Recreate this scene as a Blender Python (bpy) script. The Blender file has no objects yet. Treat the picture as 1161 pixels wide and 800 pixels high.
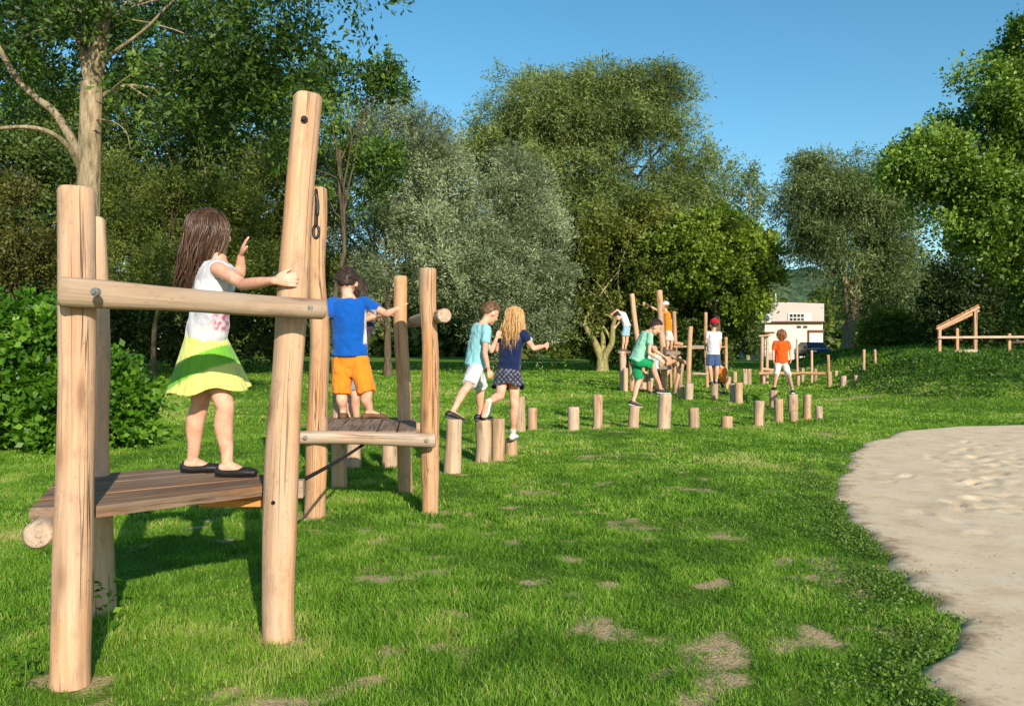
import bpy, math, random
import numpy as np
from mathutils import Vector, Matrix

sc = bpy.context.scene
COL = sc.collection
PI = math.pi
F_PX, CX, CY, HC = 900.0, 580.5, 400.0, 1.2      # lens in photo pixels, image centre, camera height

# ------------------------------------------------------------------ helpers
def S(r, g, b):
    def f(c):
        c /= 255.0
        return c / 12.92 if c <= 0.04045 else ((c + 0.055) / 1.055) ** 2.4
    return (f(r), f(g), f(b), 1.0)

def P(px, py, Y):
    return np.array([(px - CX) / F_PX * Y, Y, HC - (py - CY) / F_PX * Y])

_rs = np.random.RandomState(7)
_TAB = _rs.rand(64, 64, 64)
def vnoise(p):
    p = np.asarray(p, float)
    i = np.floor(p).astype(int); f = p - i
    f = f * f * (3 - 2 * f)
    i0 = i & 63; i1 = (i + 1) & 63
    def T(a, b, c): return _TAB[a, b, c]
    x0, y0, z0 = i0[..., 0], i0[..., 1], i0[..., 2]
    x1, y1, z1 = i1[..., 0], i1[..., 1], i1[..., 2]
    fx, fy, fz = f[..., 0], f[..., 1], f[..., 2]
    a = T(x0, y0, z0) * (1 - fx) + T(x1, y0, z0) * fx
    b = T(x0, y1, z0) * (1 - fx) + T(x1, y1, z0) * fx
    c = T(x0, y0, z1) * (1 - fx) + T(x1, y0, z1) * fx
    d = T(x0, y1, z1) * (1 - fx) + T(x1, y1, z1) * fx
    return ((a * (1 - fy) + b * fy) * (1 - fz) + (c * (1 - fy) + d * fy) * fz) * 2 - 1
def fbm(p, o=3):
    p = np.asarray(p, float); r = 0; a = 1.0; s = 0
    for k in range(o):
        r = r + a * vnoise(p * (2.03 ** k) + 11.3 * k); s += a; a *= 0.5
    return r / s
def sstep(a, b, x):
    t = np.clip((np.asarray(x, float) - a) / (b - a), 0, 1)
    return t * t * (3 - 2 * t)

# ------------------------------------------------------------------ terrain
SAND_B = np.array([(-3, 1.5), (2.2, 1.47), (2.7, 1.51), (2.84, 1.52), (3.04, 1.585), (3.27, 1.81), (3.6, 1.94), (4.07, 2.03), (4.7, 2.14),
                   (5.27, 2.31), (6.54, 2.65), (7.45, 2.99), (9.82, 4.2), (12.0, 5.73), (12.86, 7.2), (13.17, 8.5), (13.4, 14.0), (13.45, 30.0)])
def sand_x(Y, wob=True):
    Y = np.asarray(Y, float)
    x = np.interp(Y, SAND_B[:, 0], SAND_B[:, 1])
    x = np.where(Y > 13.45, 1e3, x)
    if wob:
        q = np.stack([Y * 1.7, Y * 0 + 3.3, Y * 0], -1)
        q2 = np.stack([Y * 7.0, Y * 0 + 9.3, Y * 0], -1)
        x = x + 0.10 * vnoise(q) * np.clip(Y / 5, .5, 1.5) + 0.05 * vnoise(q2)
    return x
def terrain(x, y):
    x = np.asarray(x, float); y = np.asarray(y, float)
    r = np.maximum(y - 14.0, 0)
    z = 0.024 * r * r / (r + 4.0)
    z = np.where(y > 42, z, z)
    z = np.minimum(z, 0.62 + 0.006 * np.maximum(y - 40, 0) * (x < 0) )
    z = z + 0.93 * sstep(-.1, 3.2, x - .402 * np.minimum(y, 30) + 0.5 * vnoise(np.stack([x * .3, y * .3, x * 0], -1))) * sstep(15.6, 22.5, y + 0.5 * vnoise(np.stack([x * .5, y * .2, x * 0 + 4], -1))) * (1 - sstep(34, 44, y))
    q = np.stack([x * 0.55, y * 0.55, x * 0], -1)
    z = z + 0.02 * vnoise(q) * sstep(60, 30, y)
    return z
def tz(x, y): return float(terrain(np.array([x]), np.array([y]))[0])
def G(px, py):
    Ys = np.linspace(1.5, 45, 4000); xs = (px - CX) / F_PX * Ys
    hit = np.nonzero(HC - (py - CY) / F_PX * Ys <= terrain(xs, Ys))[0]
    Y = Ys[hit[0]] if len(hit) else 45.0
    x = (px - CX) / F_PX * Y
    return np.array([x, Y, tz(x, Y)])

# ------------------------------------------------------------------ mesh plumbing
def mk_mesh(name, V, F, mat=None, smooth=True, attrs=None):
    """V (n,3); F list of index tuples or an (m,k) array; attrs {name: (n,) or (n,3)} on points."""
    me = bpy.data.meshes.new(name)
    V = np.ascontiguousarray(V, dtype=np.float32)
    if isinstance(F, np.ndarray):
        m, k = F.shape
        me.vertices.add(len(V)); me.vertices.foreach_set('co', V.ravel())
        me.loops.add(m * k); me.loops.foreach_set('vertex_index', np.ascontiguousarray(F, dtype=np.int32).ravel())
        me.polygons.add(m); me.polygons.foreach_set('loop_start', np.arange(0, m * k, k, dtype=np.int32))
        me.update(calc_edges=True)
    else:
        me.from_pydata(V.tolist(), [], [list(map(int, f)) for f in F]); me.update()
    if attrs:
        for an, a in attrs.items():
            a = np.ascontiguousarray(a, dtype=np.float32)
            t = me.attributes.new(an, 'FLOAT' if a.ndim == 1 else 'FLOAT_VECTOR', 'POINT')
            t.data.foreach_set('value' if a.ndim == 1 else 'vector', a.ravel())
    if smooth:
        me.polygons.foreach_set('use_smooth', np.ones(len(me.polygons), dtype=bool))
    if mat is not None: me.materials.append(mat)
    return me
def obj(name, me, parent=None, loc=None):
    o = bpy.data.objects.new(name, me); COL.objects.link(o)
    if loc is not None: o.location = loc
    if parent is not None: o.parent = parent
    return o
def thing(name, label, cat, loc=(0, 0, 0), group=None, rz=0.0):
    o = bpy.data.objects.new(name, None); COL.objects.link(o)
    o.location = [float(v) for v in loc]; o.rotation_euler = (0, 0, rz); o.empty_display_size = 0.2
    o['label'] = label; o['category'] = cat
    if group: o['group'] = group
    return o
def tag(o, label, cat, group=None, kind=None):
    o['label'] = label; o['category'] = cat
    if group: o['group'] = group
    if kind: o['kind'] = kind
    return o
class GB:
    """geometry collector with an lc (grain coordinate) attribute"""
    def __init__(s): s.V = []; s.F = []; s.A = []; s.n = 0
    def add(s, V, F, A=None):
        V = np.asarray(V, float)
        s.V.append(V); s.A.append(V if A is None else np.asarray(A, float))
        s.F += [tuple(int(i) + s.n for i in f) for f in F]; s.n += len(V); return s
    def mesh(s, name, mat, origin=(0, 0, 0), smooth=True):
        V = np.concatenate(s.V) - np.asarray(origin, float)
        return mk_mesh(name, V, s.F, mat, smooth, {'lc': np.concatenate(s.A)})
def unit(v):
    v = np.asarray(v, float); return v / (np.linalg.norm(v) + 1e-12)
def perp(d):
    a = np.array([0, 0, 1.0]) if abs(d[2]) < 0.9 else np.array([1.0, 0, 0])
    u = unit(np.cross(d, a)); return u, np.cross(d, u)

def log_geo(p0, p1, r0, r1, seed=0, n=22, wob=0.05, bend=0.02, cham=0.010, flat=0.0):
    rs = np.random.RandomState(seed + 1000)
    p0 = np.asarray(p0, float); p1 = np.asarray(p1, float)
    d = p1 - p0; L = np.linalg.norm(d); d = d / L
    u, v = perp(d)
    m = max(5, int(L / 0.055)); m = min(m, 46)
    t = np.linspace(0, 1, m)
    ts = np.concatenate([[0, 0.0], t[1:-1], [1.0, 1.0]])
    off = np.concatenate([[0, cham], np.zeros(m - 2), [-cham, 0]]) 
    ph = rs.rand() * 6.28; b1 = bend * L * 0.5 * math.cos(ph); b2 = bend * L * 0.5 * math.sin(ph)
    th = np.linspace(0, 2 * PI, n, endpoint=False)
    V = []; A = []
    so = rs.rand(3) * 40
    for k, tt in enumerate(ts):
        s_ = tt * L + off[k]
        c = p0 + d * s_ + (u * b1 + v * b2) * math.sin(PI * tt)
        c = c + u * 4.6 * wob * r0 * vnoise(np.array([s_ * 1.9, 0, 0]) + so) + v * 4.6 * wob * r0 * vnoise(np.array([s_ * 1.9, 5, 0]) + so)
        r = (r0 + (r1 - r0) * tt) * (1 + 1.7 * wob * vnoise(np.array([s_ * 3.0, 2, 7]) + so))
        q = np.stack([np.cos(th) * 1.2, np.sin(th) * 1.2, np.full(n, s_ * 1.6)], -1) + so
        q2 = np.stack([np.cos(th) * 3.2, np.sin(th) * 3.2, np.full(n, s_ * 2.6)], -1) + so
        rr = r * (1 + 1.3 * wob * vnoise(q) + 0.6 * wob * vnoise(q2))
        if k == 0 or k == len(ts) - 1: rr = rr - cham * 0.8
        V.append(c + np.outer(rr * np.cos(th), u) + np.outer(rr * np.sin(th), v))
        A.append(np.stack([rr * np.cos(th), rr * np.sin(th), np.full(n, s_)], -1) + so * np.array([1, 1, 1]))
    K = len(ts)
    F = []
    for k in range(K - 1):
        for j in range(n):
            a = k * n + j; b = k * n + (j + 1) % n
            F.append((a, b, b + n, a + n))
    base = K * n
    for end in (0, K - 1):                      # end grain: own vertices so the rim stays crisp
        ring = V[end]; ar = A[end]; c = ring.mean(0)
        st = base
        V.append(ring.copy()); A.append(ar.copy())
        mid = c + (ring - c) * 0.5; V.append(mid); A.append(ar * [0.5, 0.5, 1] + so * [0.5, 0.5, 0])
        V.append(c[None]); A.append((so * [1, 1, 1] + [0, 0, ar[0, 2] - so[2]])[None])
        for j in range(n):
            j2 = (j + 1) % n
            q = (st + j, st + j2, st + n + j2, st + n + j); tr = (st + n + j, st + n + j2, st + 2 * n)
            if end == 0: q = q[::-1]; tr = tr[::-1]
            F.append(q); F.append(tr)
        base += 2 * n + 1
    return np.concatenate(V), F, np.concatenate(A)

def box_geo(c, ax, ay, az, hx, hy, hz, cham=0.004, seed=0):
    """chamfered box; grain along ax"""
    rs = np.random.RandomState(seed); so = rs.rand(3) * 40
    V = []; 
    for sx in (-1, 1):
        for sy in (-1, 1):
            for sz in (-1, 1):
                for k in range(3):
                    q = np.array([sx * hx, sy * hy, sz * hz], float)
                    for j in range(3):
                        if j != k: q[j] -= np.sign(q[j]) * cham
                    V.append(q)
    V = np.array(V)
    def idx(sx, sy, sz, k): return (((sx > 0) * 4 + (sy > 0) * 2 + (sz > 0)) * 3 + k)
    F = []
    for s_ in (-1, 1):
        f = [idx(s_, -1, -1, 0), idx(s_, 1, -1, 0), idx(s_, 1, 1, 0), idx(s_, -1, 1, 0)]; F.append(f if s_ > 0 else f[::-1])
        f = [idx(-1, s_, -1, 1), idx(-1, s_, 1, 1), idx(1, s_, 1, 1), idx(1, s_, -1, 1)]; F.append(f if s_ > 0 else f[::-1])
        f = [idx(-1, -1, s_, 2), idx(1, -1, s_, 2), idx(1, 1, s_, 2), idx(-1, 1, s_, 2)]; F.append(f if s_ > 0 else f[::-1])
    for a in (-1, 1):
        for b in (-1, 1):
            f = [idx(-1, a, b, 1), idx(1, a, b, 1), idx(1, a, b, 2), idx(-1, a, b, 2)]; F.append(f if a * b < 0 else f[::-1])
            f = [idx(a, -1, b, 0), idx(a, 1, b, 0), idx(a, 1, b, 2), idx(a, -1, b, 2)]; F.append(f if a * b > 0 else f[::-1])
            f = [idx(a, b, -1, 0), idx(a, b, 1, 0), idx(a, b, 1, 1), idx(a, b, -1, 1)]; F.append(f if a * b < 0 else f[::-1])
    for sx in (-1, 1):
        for sy in (-1, 1):
            for sz in (-1, 1):
                f = [idx(sx, sy, sz, 0), idx(sx, sy, sz, 1), idx(sx, sy, sz, 2)]; F.append(f if sx * sy * sz > 0 else f[::-1])
    M = np.array([ax, ay, az], float)
    W = np.asarray(c, float) + V @ M
    A = np.stack([V[:, 1], V[:, 2], V[:, 0]], -1) + so
    return W, F, A

def cyl_geo(p0, p1, r, n=12, r1=None):
    p0 = np.asarray(p0, float); p1 = np.asarray(p1, float); r1 = r if r1 is None else r1
    d = unit(p1 - p0); u, v = perp(d); th = np.linspace(0, 2 * PI, n, endpoint=False)
    R = np.outer(np.cos(th), u) + np.outer(np.sin(th), v)
    V = np.concatenate([p0 + r * R, p1 + r1 * R]); F = [(j, (j + 1) % n, n + (j + 1) % n, n + j) for j in range(n)]
    F += [tuple(range(n))[::-1], tuple(range(n, 2 * n))]
    return V, F

def catmull(pts, sub):
    pts = np.asarray(pts, float)
    if len(pts) < 3 or sub <= 1: 
        t = np.linspace(0, 1, sub * (len(pts) - 1) + 1)[:, None] if len(pts) == 2 else None
        return pts[0] + (pts[1] - pts[0]) * t if t is not None else pts
    Pp = np.concatenate([[2 * pts[0] - pts[1]], pts, [2 * pts[-1] - pts[-2]]])
    out = []
    for i in range(len(pts) - 1):
        a, b, c, d = Pp[i:i + 4]
        for k in range(sub):
            t = k / sub
            out.append(0.5 * ((2 * b) + (-a + c) * t + (2 * a - 5 * b + 4 * c - d) * t * t + (-a + 3 * b - 3 * c + d) * t ** 3))
    out.append(pts[-1]); return np.array(out)

def sweep(pts, rad, right=None, n=14, sub=4, rnd=True):
    """closed tube; rad scalar or (a,b) per point; right fixes the a axis; round ends"""
    pts = np.asarray(pts, float)
    R = np.array([(r, r) if np.isscalar(r) else r for r in rad], float)
    C = catmull(pts, sub); R = catmull(R, sub)
    T = np.gradient(C, axis=0); T /= np.linalg.norm(T, axis=1)[:, None] + 1e-12
    if right is not None:
        U = np.array([unit(right - t * np.dot(right, t)) for t in T])
    else:
        u, _ = perp(T[0]); U = []
        for t in T:
            u = unit(u - t * np.dot(u, t)); U.append(u)
        U = np.array(U)
    W = np.cross(T, U)
    if rnd:
        C = np.concatenate([[C[0] - T[0] * R[0].min() * .75, C[0] - T[0] * R[0].min() * .5], C, [C[-1] + T[-1] * R[-1].min() * .5, C[-1] + T[-1] * R[-1].min() * .75]])
        R = np.concatenate([[R[0] * .45, R[0] * .82], R, [R[-1] * .82, R[-1] * .45]])
        U = np.concatenate([U[:1], U[:1], U, U[-1:], U[-1:]]); W = np.concatenate([W[:1], W[:1], W, W[-1:], W[-1:]])
    th = np.linspace(0, 2 * PI, n, endpoint=False)
    V = (C[:, None, :] + (R[:, 0, None] * np.cos(th))[..., None] * U[:, None, :] + (R[:, 1, None] * np.sin(th))[..., None] * W[:, None, :])
    K = len(C); V = V.reshape(-1, 3)
    F = [(k * n + j, k * n + (j + 1) % n, (k + 1) * n + (j + 1) % n, (k + 1) * n + j) for k in range(K - 1) for j in range(n)]
    F += [tuple(range(n))[::-1], tuple(range((K - 1) * n, K * n))]
    return V, F

def ell_geo(c, ax, ay, az, a, b, h, n=16, m=10):
    th = np.linspace(0, 2 * PI, n, endpoint=False); ph = np.linspace(-PI / 2, PI / 2, m + 1)[1:-1]
    V = [np.array([0, 0, -1.0])]
    for p in ph:
        for t in th: V.append(np.array([math.cos(p) * math.cos(t), math.cos(p) * math.sin(t), math.sin(p)]))
    V.append(np.array([0, 0, 1.0])); V = np.array(V)
    F = []; K = len(ph)
    for j in range(n): F.append((0, 1 + (j + 1) % n, 1 + j))
    for k in range(K - 1):
        for j in range(n):
            F.append((1 + k * n + j, 1 + k * n + (j + 1) % n, 1 + (k + 1) * n + (j + 1) % n, 1 + (k + 1) * n + j))
    e = len(V) - 1
    for j in range(n): F.append((1 + (K - 1) * n + j, 1 + (K - 1) * n + (j + 1) % n, e))
    M = np.array([np.asarray(ax) * a, np.asarray(ay) * b, np.asarray(az) * h])
    return np.asarray(c, float) + V @ M, F

def remesh(gb, vox, smooth=3, fac=0.5):
    """voxel union of the collected closed pieces -> (V, F)"""
    me = bpy.data.meshes.new('tmp'); me.from_pydata(np.concatenate(gb.V).tolist(), [], gb.F); me.update()
    o = bpy.data.objects.new('tmp', me); COL.objects.link(o)
    m = o.modifiers.new('r', 'REMESH'); m.mode = 'VOXEL'; m.voxel_size = vox; m.adaptivity = 0
    if smooth:
        s_ = o.modifiers.new('s', 'SMOOTH'); s_.iterations = smooth; s_.factor = fac
    dg = bpy.context.evaluated_depsgraph_get(); dg.update()
    ev = o.evaluated_get(dg); em = ev.to_mesh()
    V = np.empty(len(em.vertices) * 3, np.float32); em.vertices.foreach_get('co', V); V = V.reshape(-1, 3).astype(float)
    Nn = np.empty(len(em.vertices) * 3, np.float32); em.vertices.foreach_get('normal', Nn); Nn = Nn.reshape(-1, 3).astype(float)
    Fq = [tuple(p.vertices) for p in em.polygons]
    ev.to_mesh_clear(); bpy.data.objects.remove(o); bpy.data.meshes.remove(me)
    if Fq and all(len(f) == 4 for f in Fq): Fq = np.array(Fq)
    return V, Fq, Nn

# ------------------------------------------------------------------ materials
def newmat(name):
    m = bpy.data.materials.new(name); m.use_nodes = True
    nt = m.node_tree; nt.nodes.clear()
    return m, nt
class NB:
    def __init__(s, nt): s.nt = nt
    def n(s, t, **kw):
        nd = s.nt.nodes.new(t)
        ins = kw.pop('ins', {})
        for k, v in kw.items(): setattr(nd, k, v)
        for k, v in ins.items():
            if isinstance(v, bpy.types.NodeSocket): s.nt.links.new(v, nd.inputs[k])
            else: nd.inputs[k].default_value = v
        return nd
    def attr(s, name, out='Fac'): return s.n('ShaderNodeAttribute', attribute_name=name).outputs[out]
    def map(s, vec, scale=(1, 1, 1), loc=(0, 0, 0)):
        return s.n('ShaderNodeMapping', ins={'Vector': vec, 'Scale': scale, 'Location': loc}).outputs[0]
    def noise(s, vec, scale=1, detail=4, rough=0.55, dist=0.0):
        return s.n('ShaderNodeTexNoise', ins={'Vector': vec, 'Scale': scale, 'Detail': detail, 'Roughness': rough, 'Distortion': dist}).outputs['Fac']
    def ramp(s, fac, stops, interp='LINEAR'):
        r = s.n('ShaderNodeValToRGB', ins={'Fac': fac}); cr = r.color_ramp; cr.interpolation = interp
        while len(cr.elements) < len(stops): cr.elements.new(0.5)
        for e, (p, c) in zip(cr.elements, stops):
            e.position = p; e.color = c if len(c) == 4 else (*c, 1)
        return r.outputs['Color']
    def mix(s, fac, a, b, mode='MIX'):
        m = s.n('ShaderNodeMix', data_type='RGBA', blend_type=mode)
        for i, v in ((0, fac), (6, a), (7, b)):
            if isinstance(v, bpy.types.NodeSocket): s.nt.links.new(v, m.inputs[i])
            else: m.inputs[i].default_value = v
        return m.outputs[2]
    def math(s, op, a, b=0.0, c=0.0, clamp=False):
        m = s.n('ShaderNodeMath', operation=op, use_clamp=clamp)
        for i, v in ((0, a), (1, b), (2, c)):
            if isinstance(v, bpy.types.NodeSocket): s.nt.links.new(v, m.inputs[i])
            else: m.inputs[i].default_value = v
        return m.outputs[0]
    def bump(s, h, strength=0.3, dist=0.01): return s.n('ShaderNodeBump', ins={'Height': h, 'Strength': strength, 'Distance': dist}).outputs[0]
    def bsdf(s, col, rough=0.7, spec=0.3, normal=None, **kw):
        ins = {'Base Color': col, 'Roughness': rough, 'Specular IOR Level': spec}; ins.update(kw)
        if normal is not None: ins['Normal'] = normal
        return s.n('ShaderNodeBsdfPrincipled', ins=ins).outputs[0]
    def out(s, sh): s.n('ShaderNodeOutputMaterial', ins={'Surface': sh})
G1 = lambda v: (v, v, v, 1)

def wood_mat(name, c_lo, c_mid, c_hi, grey=0.2, rough=0.75, knots=1.0):
    m, nt = newmat(name); b = NB(nt)
    lc = b.attr('lc', 'Vector')
    rnd = b.n('ShaderNodeObjectInfo').outputs['Random']
    streak = b.noise(b.map(lc, (22, 22, 1.1)), 1, 6, 0.62, 0.3)
    fine = b.noise(b.map(lc, (130, 130, 5)), 1, 3, 0.6)
    broad = b.noise(b.map(lc, (5, 5, 1.3)), 1, 3, 0.5)
    col = b.ramp(streak, [(0.28, c_lo), (0.5, c_mid), (0.72, c_hi)])
    col = b.mix(b.math('MULTIPLY', b.ramp(fine, [(0.35, G1(1)), (0.62, G1(0))]), 0.35), col, c_lo)
    gr = b.ramp(broad, [(0.42, G1(0)), (0.68, G1(1))])
    col = b.mix(b.math('MULTIPLY', gr, grey), col, S(168, 150, 132))
    oc = b.ramp(broad, [(0.28, G1(1)), (0.45, G1(0))])
    col = b.mix(b.math('MULTIPLY', oc, 0.38), col, S(200, 138, 88))
    blot = b.ramp(b.noise(b.map(lc, (11, 11, 6), (4, 8, 2)), 1, 5, 0.7), [(0.52, G1(0)), (0.66, G1(1))])
    col = b.mix(b.math('MULTIPLY', blot, 0.45), col, S(140, 112, 92))
    vor = b.n('ShaderNodeTexVoronoi', ins={'Vector': b.map(lc, (7, 7, 2.2)), 'Scale': 1.0, 'Randomness': 1.0}).outputs['Distance']
    kn = b.ramp(vor, [(0.07, G1(1)), (0.16, G1(0.3)), (0.26, G1(0))])
    col = b.mix(b.math('MULTIPLY', kn, 0.6 * knots), col, S(104, 66, 36))
    ck = b.noise(b.map(lc, (34, 34, 0.55), (3, 7, 1)), 1, 2, 0.5)
    crack = b.ramp(ck, [(0.478, G1(0)), (0.497, G1(1)), (0.503, G1(1)), (0.522, G1(0))])
    msk = b.ramp(b.noise(b.map(lc, (9, 9, 1.0), (31, 2, 5)), 1, 2), [(0.5, G1(0)), (0.62, G1(1))])
    crk = b.math('MULTIPLY', crack, msk)
    col = b.mix(b.math('MULTIPLY', crk, 0.8), col, S(72, 48, 32))
    spots = b.ramp(b.noise(b.map(lc, (60, 60, 45), (9, 1, 2)), 1, 2), [(0.66, G1(0)), (0.74, G1(1))])
    col = b.mix(b.math('MULTIPLY', spots, 0.35), col, S(96, 74, 58))
    hsv = b.n('ShaderNodeHueSaturation', ins={'Color': col, 'Value': b.math('MULTIPLY_ADD', rnd, 0.22, 0.89), 'Saturation': b.math('MULTIPLY_ADD', rnd, -0.2, 1.08)}).outputs[0]
    h = b.math('SUBTRACT', b.math('ADD', b.math('MULTIPLY', streak, 0.6), b.math('MULTIPLY', fine, 0.3)), b.math('MULTIPLY', crk, 1.4))
    b.out(b.bsdf(hsv, rough, 0.25, b.bump(h, 0.8, 0.008)))
    return m
M_POST = wood_mat('debarked_wood', S(164, 120, 86), S(206, 163, 126), S(222, 187, 153), 0.5)
M_RAIL = wood_mat('weathered_rail_wood', S(142, 118, 94), S(180, 154, 126), S(202, 180, 152), 0.8)
M_DECK = wood_mat('weathered_deck_wood', S(78, 60, 48), S(132, 108, 88), S(172, 150, 126), 0.5, 0.85, 0.6)
M_FRESH = wood_mat('fresh_cut_wood', S(190, 112, 46), S(222, 145, 70), S(235, 170, 98), 0.0)
M_STUMP = wood_mat('stump_wood', S(150, 118, 90), S(192, 160, 128), S(212, 184, 152), 0.65)

def plain_mat(name, col, rough=0.6, spec=0.4, metal=0.0, var=0.15, sc_=20.0, bump=0.0):
    m, nt = newmat(name); b = NB(nt)
    co = b.n('ShaderNodeTexCoord').outputs['Object']
    nz = b.noise(co, sc_, 4)
    c = b.mix(b.math('MULTIPLY', b.ramp(nz, [(0.3, G1(1)), (0.7, G1(0))]), var), col, tuple(v * 0.45 for v in col[:3]) + (1,))
    kw = {'Metallic': metal}
    b.out(b.bsdf(c, rough, spec, b.bump(nz, bump, 0.004) if bump else None, **kw)); return m
M_BOLT = plain_mat('bolt_steel', S(58, 54, 50), 0.45, 0.5, 0.8)
M_ZINC = plain_mat('zinc_bolt', S(165, 160, 150), 0.4, 0.5, 0.7)
M_BLACK = plain_mat('black_rubber', S(26, 26, 28), 0.5, 0.5)
M_ROPE = plain_mat('dark_rope', S(44, 40, 40), 0.85, 0.2, 0, 0.4, 80, 0.6)

def leaf_mat(name, dark, mid, light, trans=0.3, rough=0.5, spec=0.35, back=None):
    m, nt = newmat(name); b = NB(nt)
    t = b.attr('tint')
    col = b.ramp(t, [(0.0, dark), (0.5, mid), (1.0, light)])
    hs = b.n('ShaderNodeHueSaturation', ins={'Color': col, 'Saturation': 1.08, 'Value': 1.5}).outputs[0]
    p = b.bsdf(col, rough, spec)
    tr = b.n('ShaderNodeBsdfTranslucent', ins={'Color': hs}).outputs[0]
    b.out(b.n('ShaderNodeMixShader', ins={0: trans, 1: p, 2: tr}).outputs[0]); return m
def bark_mat(name, lo, hi, sc_=1.0):
    m, nt = newmat(name); b = NB(nt)
    co = b.n('ShaderNodeTexCoord').outputs['Object']
    n1 = b.noise(b.map(co, (14 * sc_, 14 * sc_, 3 * sc_)), 1, 6, 0.65, 0.4)
    n2 = b.noise(co, 1.3, 3)
    c = b.ramp(n1, [(0.32, lo), (0.62, hi)])
    c = b.mix(b.math('MULTIPLY', b.ramp(n2, [(0.45, G1(0)), (0.7, G1(1))]), 0.4), c, S(96, 104, 72))
    b.out(b.bsdf(c, 0.9, 0.15, b.bump(n1, 0.8, 0.03))); return m
M_BARK = bark_mat('grey_bark', S(92, 78, 60), S(172, 154, 124))
M_BARKD = bark_mat('dark_bark', S(52, 44, 36), S(104, 90, 72))
M_BARKL = bark_mat('pale_bark', S(110, 104, 70), S(176, 166, 112))
# ------------------------------------------------------------------ people
def cloth_mat():
    m, nt = newmat('cloth'); b = NB(nt)
    col = b.attr('col', 'Vector')
    co = b.n('ShaderNodeTexCoord').outputs['Object']
    wv = b.noise(co, 420, 2); fold = b.noise(b.map(co, (16, 16, 9)), 1, 4, 0.55, 0.6)
    fade = b.ramp(b.noise(co, 9, 4, .6), [(.35, G1(.84)), (.7, G1(1.0))])
    col = b.mix(1.0, col, fade, 'MULTIPLY')
    c = b.mix(0.16, col, b.ramp(wv, [(0.3, G1(0.25)), (0.7, G1(1.0))]), 'MULTIPLY')
    hh = b.math('ADD', b.math('MULTIPLY', fold, 1.0), b.math('MULTIPLY', wv, 0.03))
    b.out(b.bsdf(c, 0.88, 0.15, b.bump(hh, 0.75, 0.03), **{'Sheen Weight': 0.15})); return m
M_CLOTH = cloth_mat()
def skin_mat():
    m, nt = newmat('skin'); b = NB(nt)
    co = b.n('ShaderNodeTexCoord').outputs['Object']
    n1 = b.noise(co, 14, 4)
    c = b.ramp(n1, [(0.3, S(200, 142, 114)), (0.55, S(222, 168, 140)), (0.75, S(230, 184, 160))])
    n5 = b.noise(co, 45, 4, .6); c = b.mix(b.math('MULTIPLY', b.ramp(n5, [(.5, G1(0)), (.72, G1(1))]), .4), c, S(206, 130, 108))
    b.out(b.bsdf(c, 0.55, 0.35, b.bump(b.noise(co, 300, 2), 0.08, 0.002), **{'Subsurface Weight': 0.12, 'Subsurface Radius': (0.02, 0.008, 0.004), 'Subsurface Scale': 0.5})); return m
M_SKIN = skin_mat()
def hair_mat(name, lo, hi, rough=0.42):
    m, nt = newmat(name); b = NB(nt)
    t = b.attr('lc', 'Vector')
    n1 = b.noise(b.map(t, (140, 140, 4)), 1, 4, 0.6)
    c = b.ramp(n1, [(0.3, lo), (0.7, hi)])
    b.out(b.bsdf(c, rough, 0.4, b.bump(n1, 0.5, 0.004))); return m
HAIR = {'brown': hair_mat('brown_hair', S(28, 19, 14), S(98, 70, 50), .36), 'darkbrown': hair_mat('dark_brown_hair', S(34, 27, 21), S(74, 58, 46), .6),
        'mid': hair_mat('mid_brown_hair', S(78, 56, 38), S(130, 98, 70), .6), 'blond': hair_mat('blond_hair', S(150, 106, 58), S(222, 182, 124)),
        'auburn': hair_mat('auburn_hair', S(110, 62, 34), S(176, 112, 70))}
M_EYEW = plain_mat('eye_white', S(225, 220, 214), 0.25, 0.5, 0, 0.0)
M_IRIS = plain_mat('iris_brown', S(48, 34, 26), 0.2, 0.5, 0, 0.0)
M_LIP = plain_mat('lip_skin', S(176, 92, 80), 0.5, 0.3, 0, 0.1)
M_SHOE = {'black': plain_mat('black_shoe', S(34, 32, 33), 0.5, 0.4, 0, 0.2, 60), 'white': plain_mat('white_shoe', S(222, 220, 216), 0.6, 0.3, 0, 0.2, 60),
          'brown': plain_mat('brown_sandal', S(108, 78, 56), 0.7, 0.3, 0, 0.3, 60), 'grey': plain_mat('grey_shoe', S(96, 92, 88), 0.7, 0.3, 0, 0.3, 60)}
M_SOCK = plain_mat('sock', S(205, 200, 196), 0.9, 0.1, 0, 0.2, 90)

def orth(f, up):
    f = unit(f); r = unit(np.cross(f, up)); u = np.cross(r, f); return f, r, u

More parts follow.
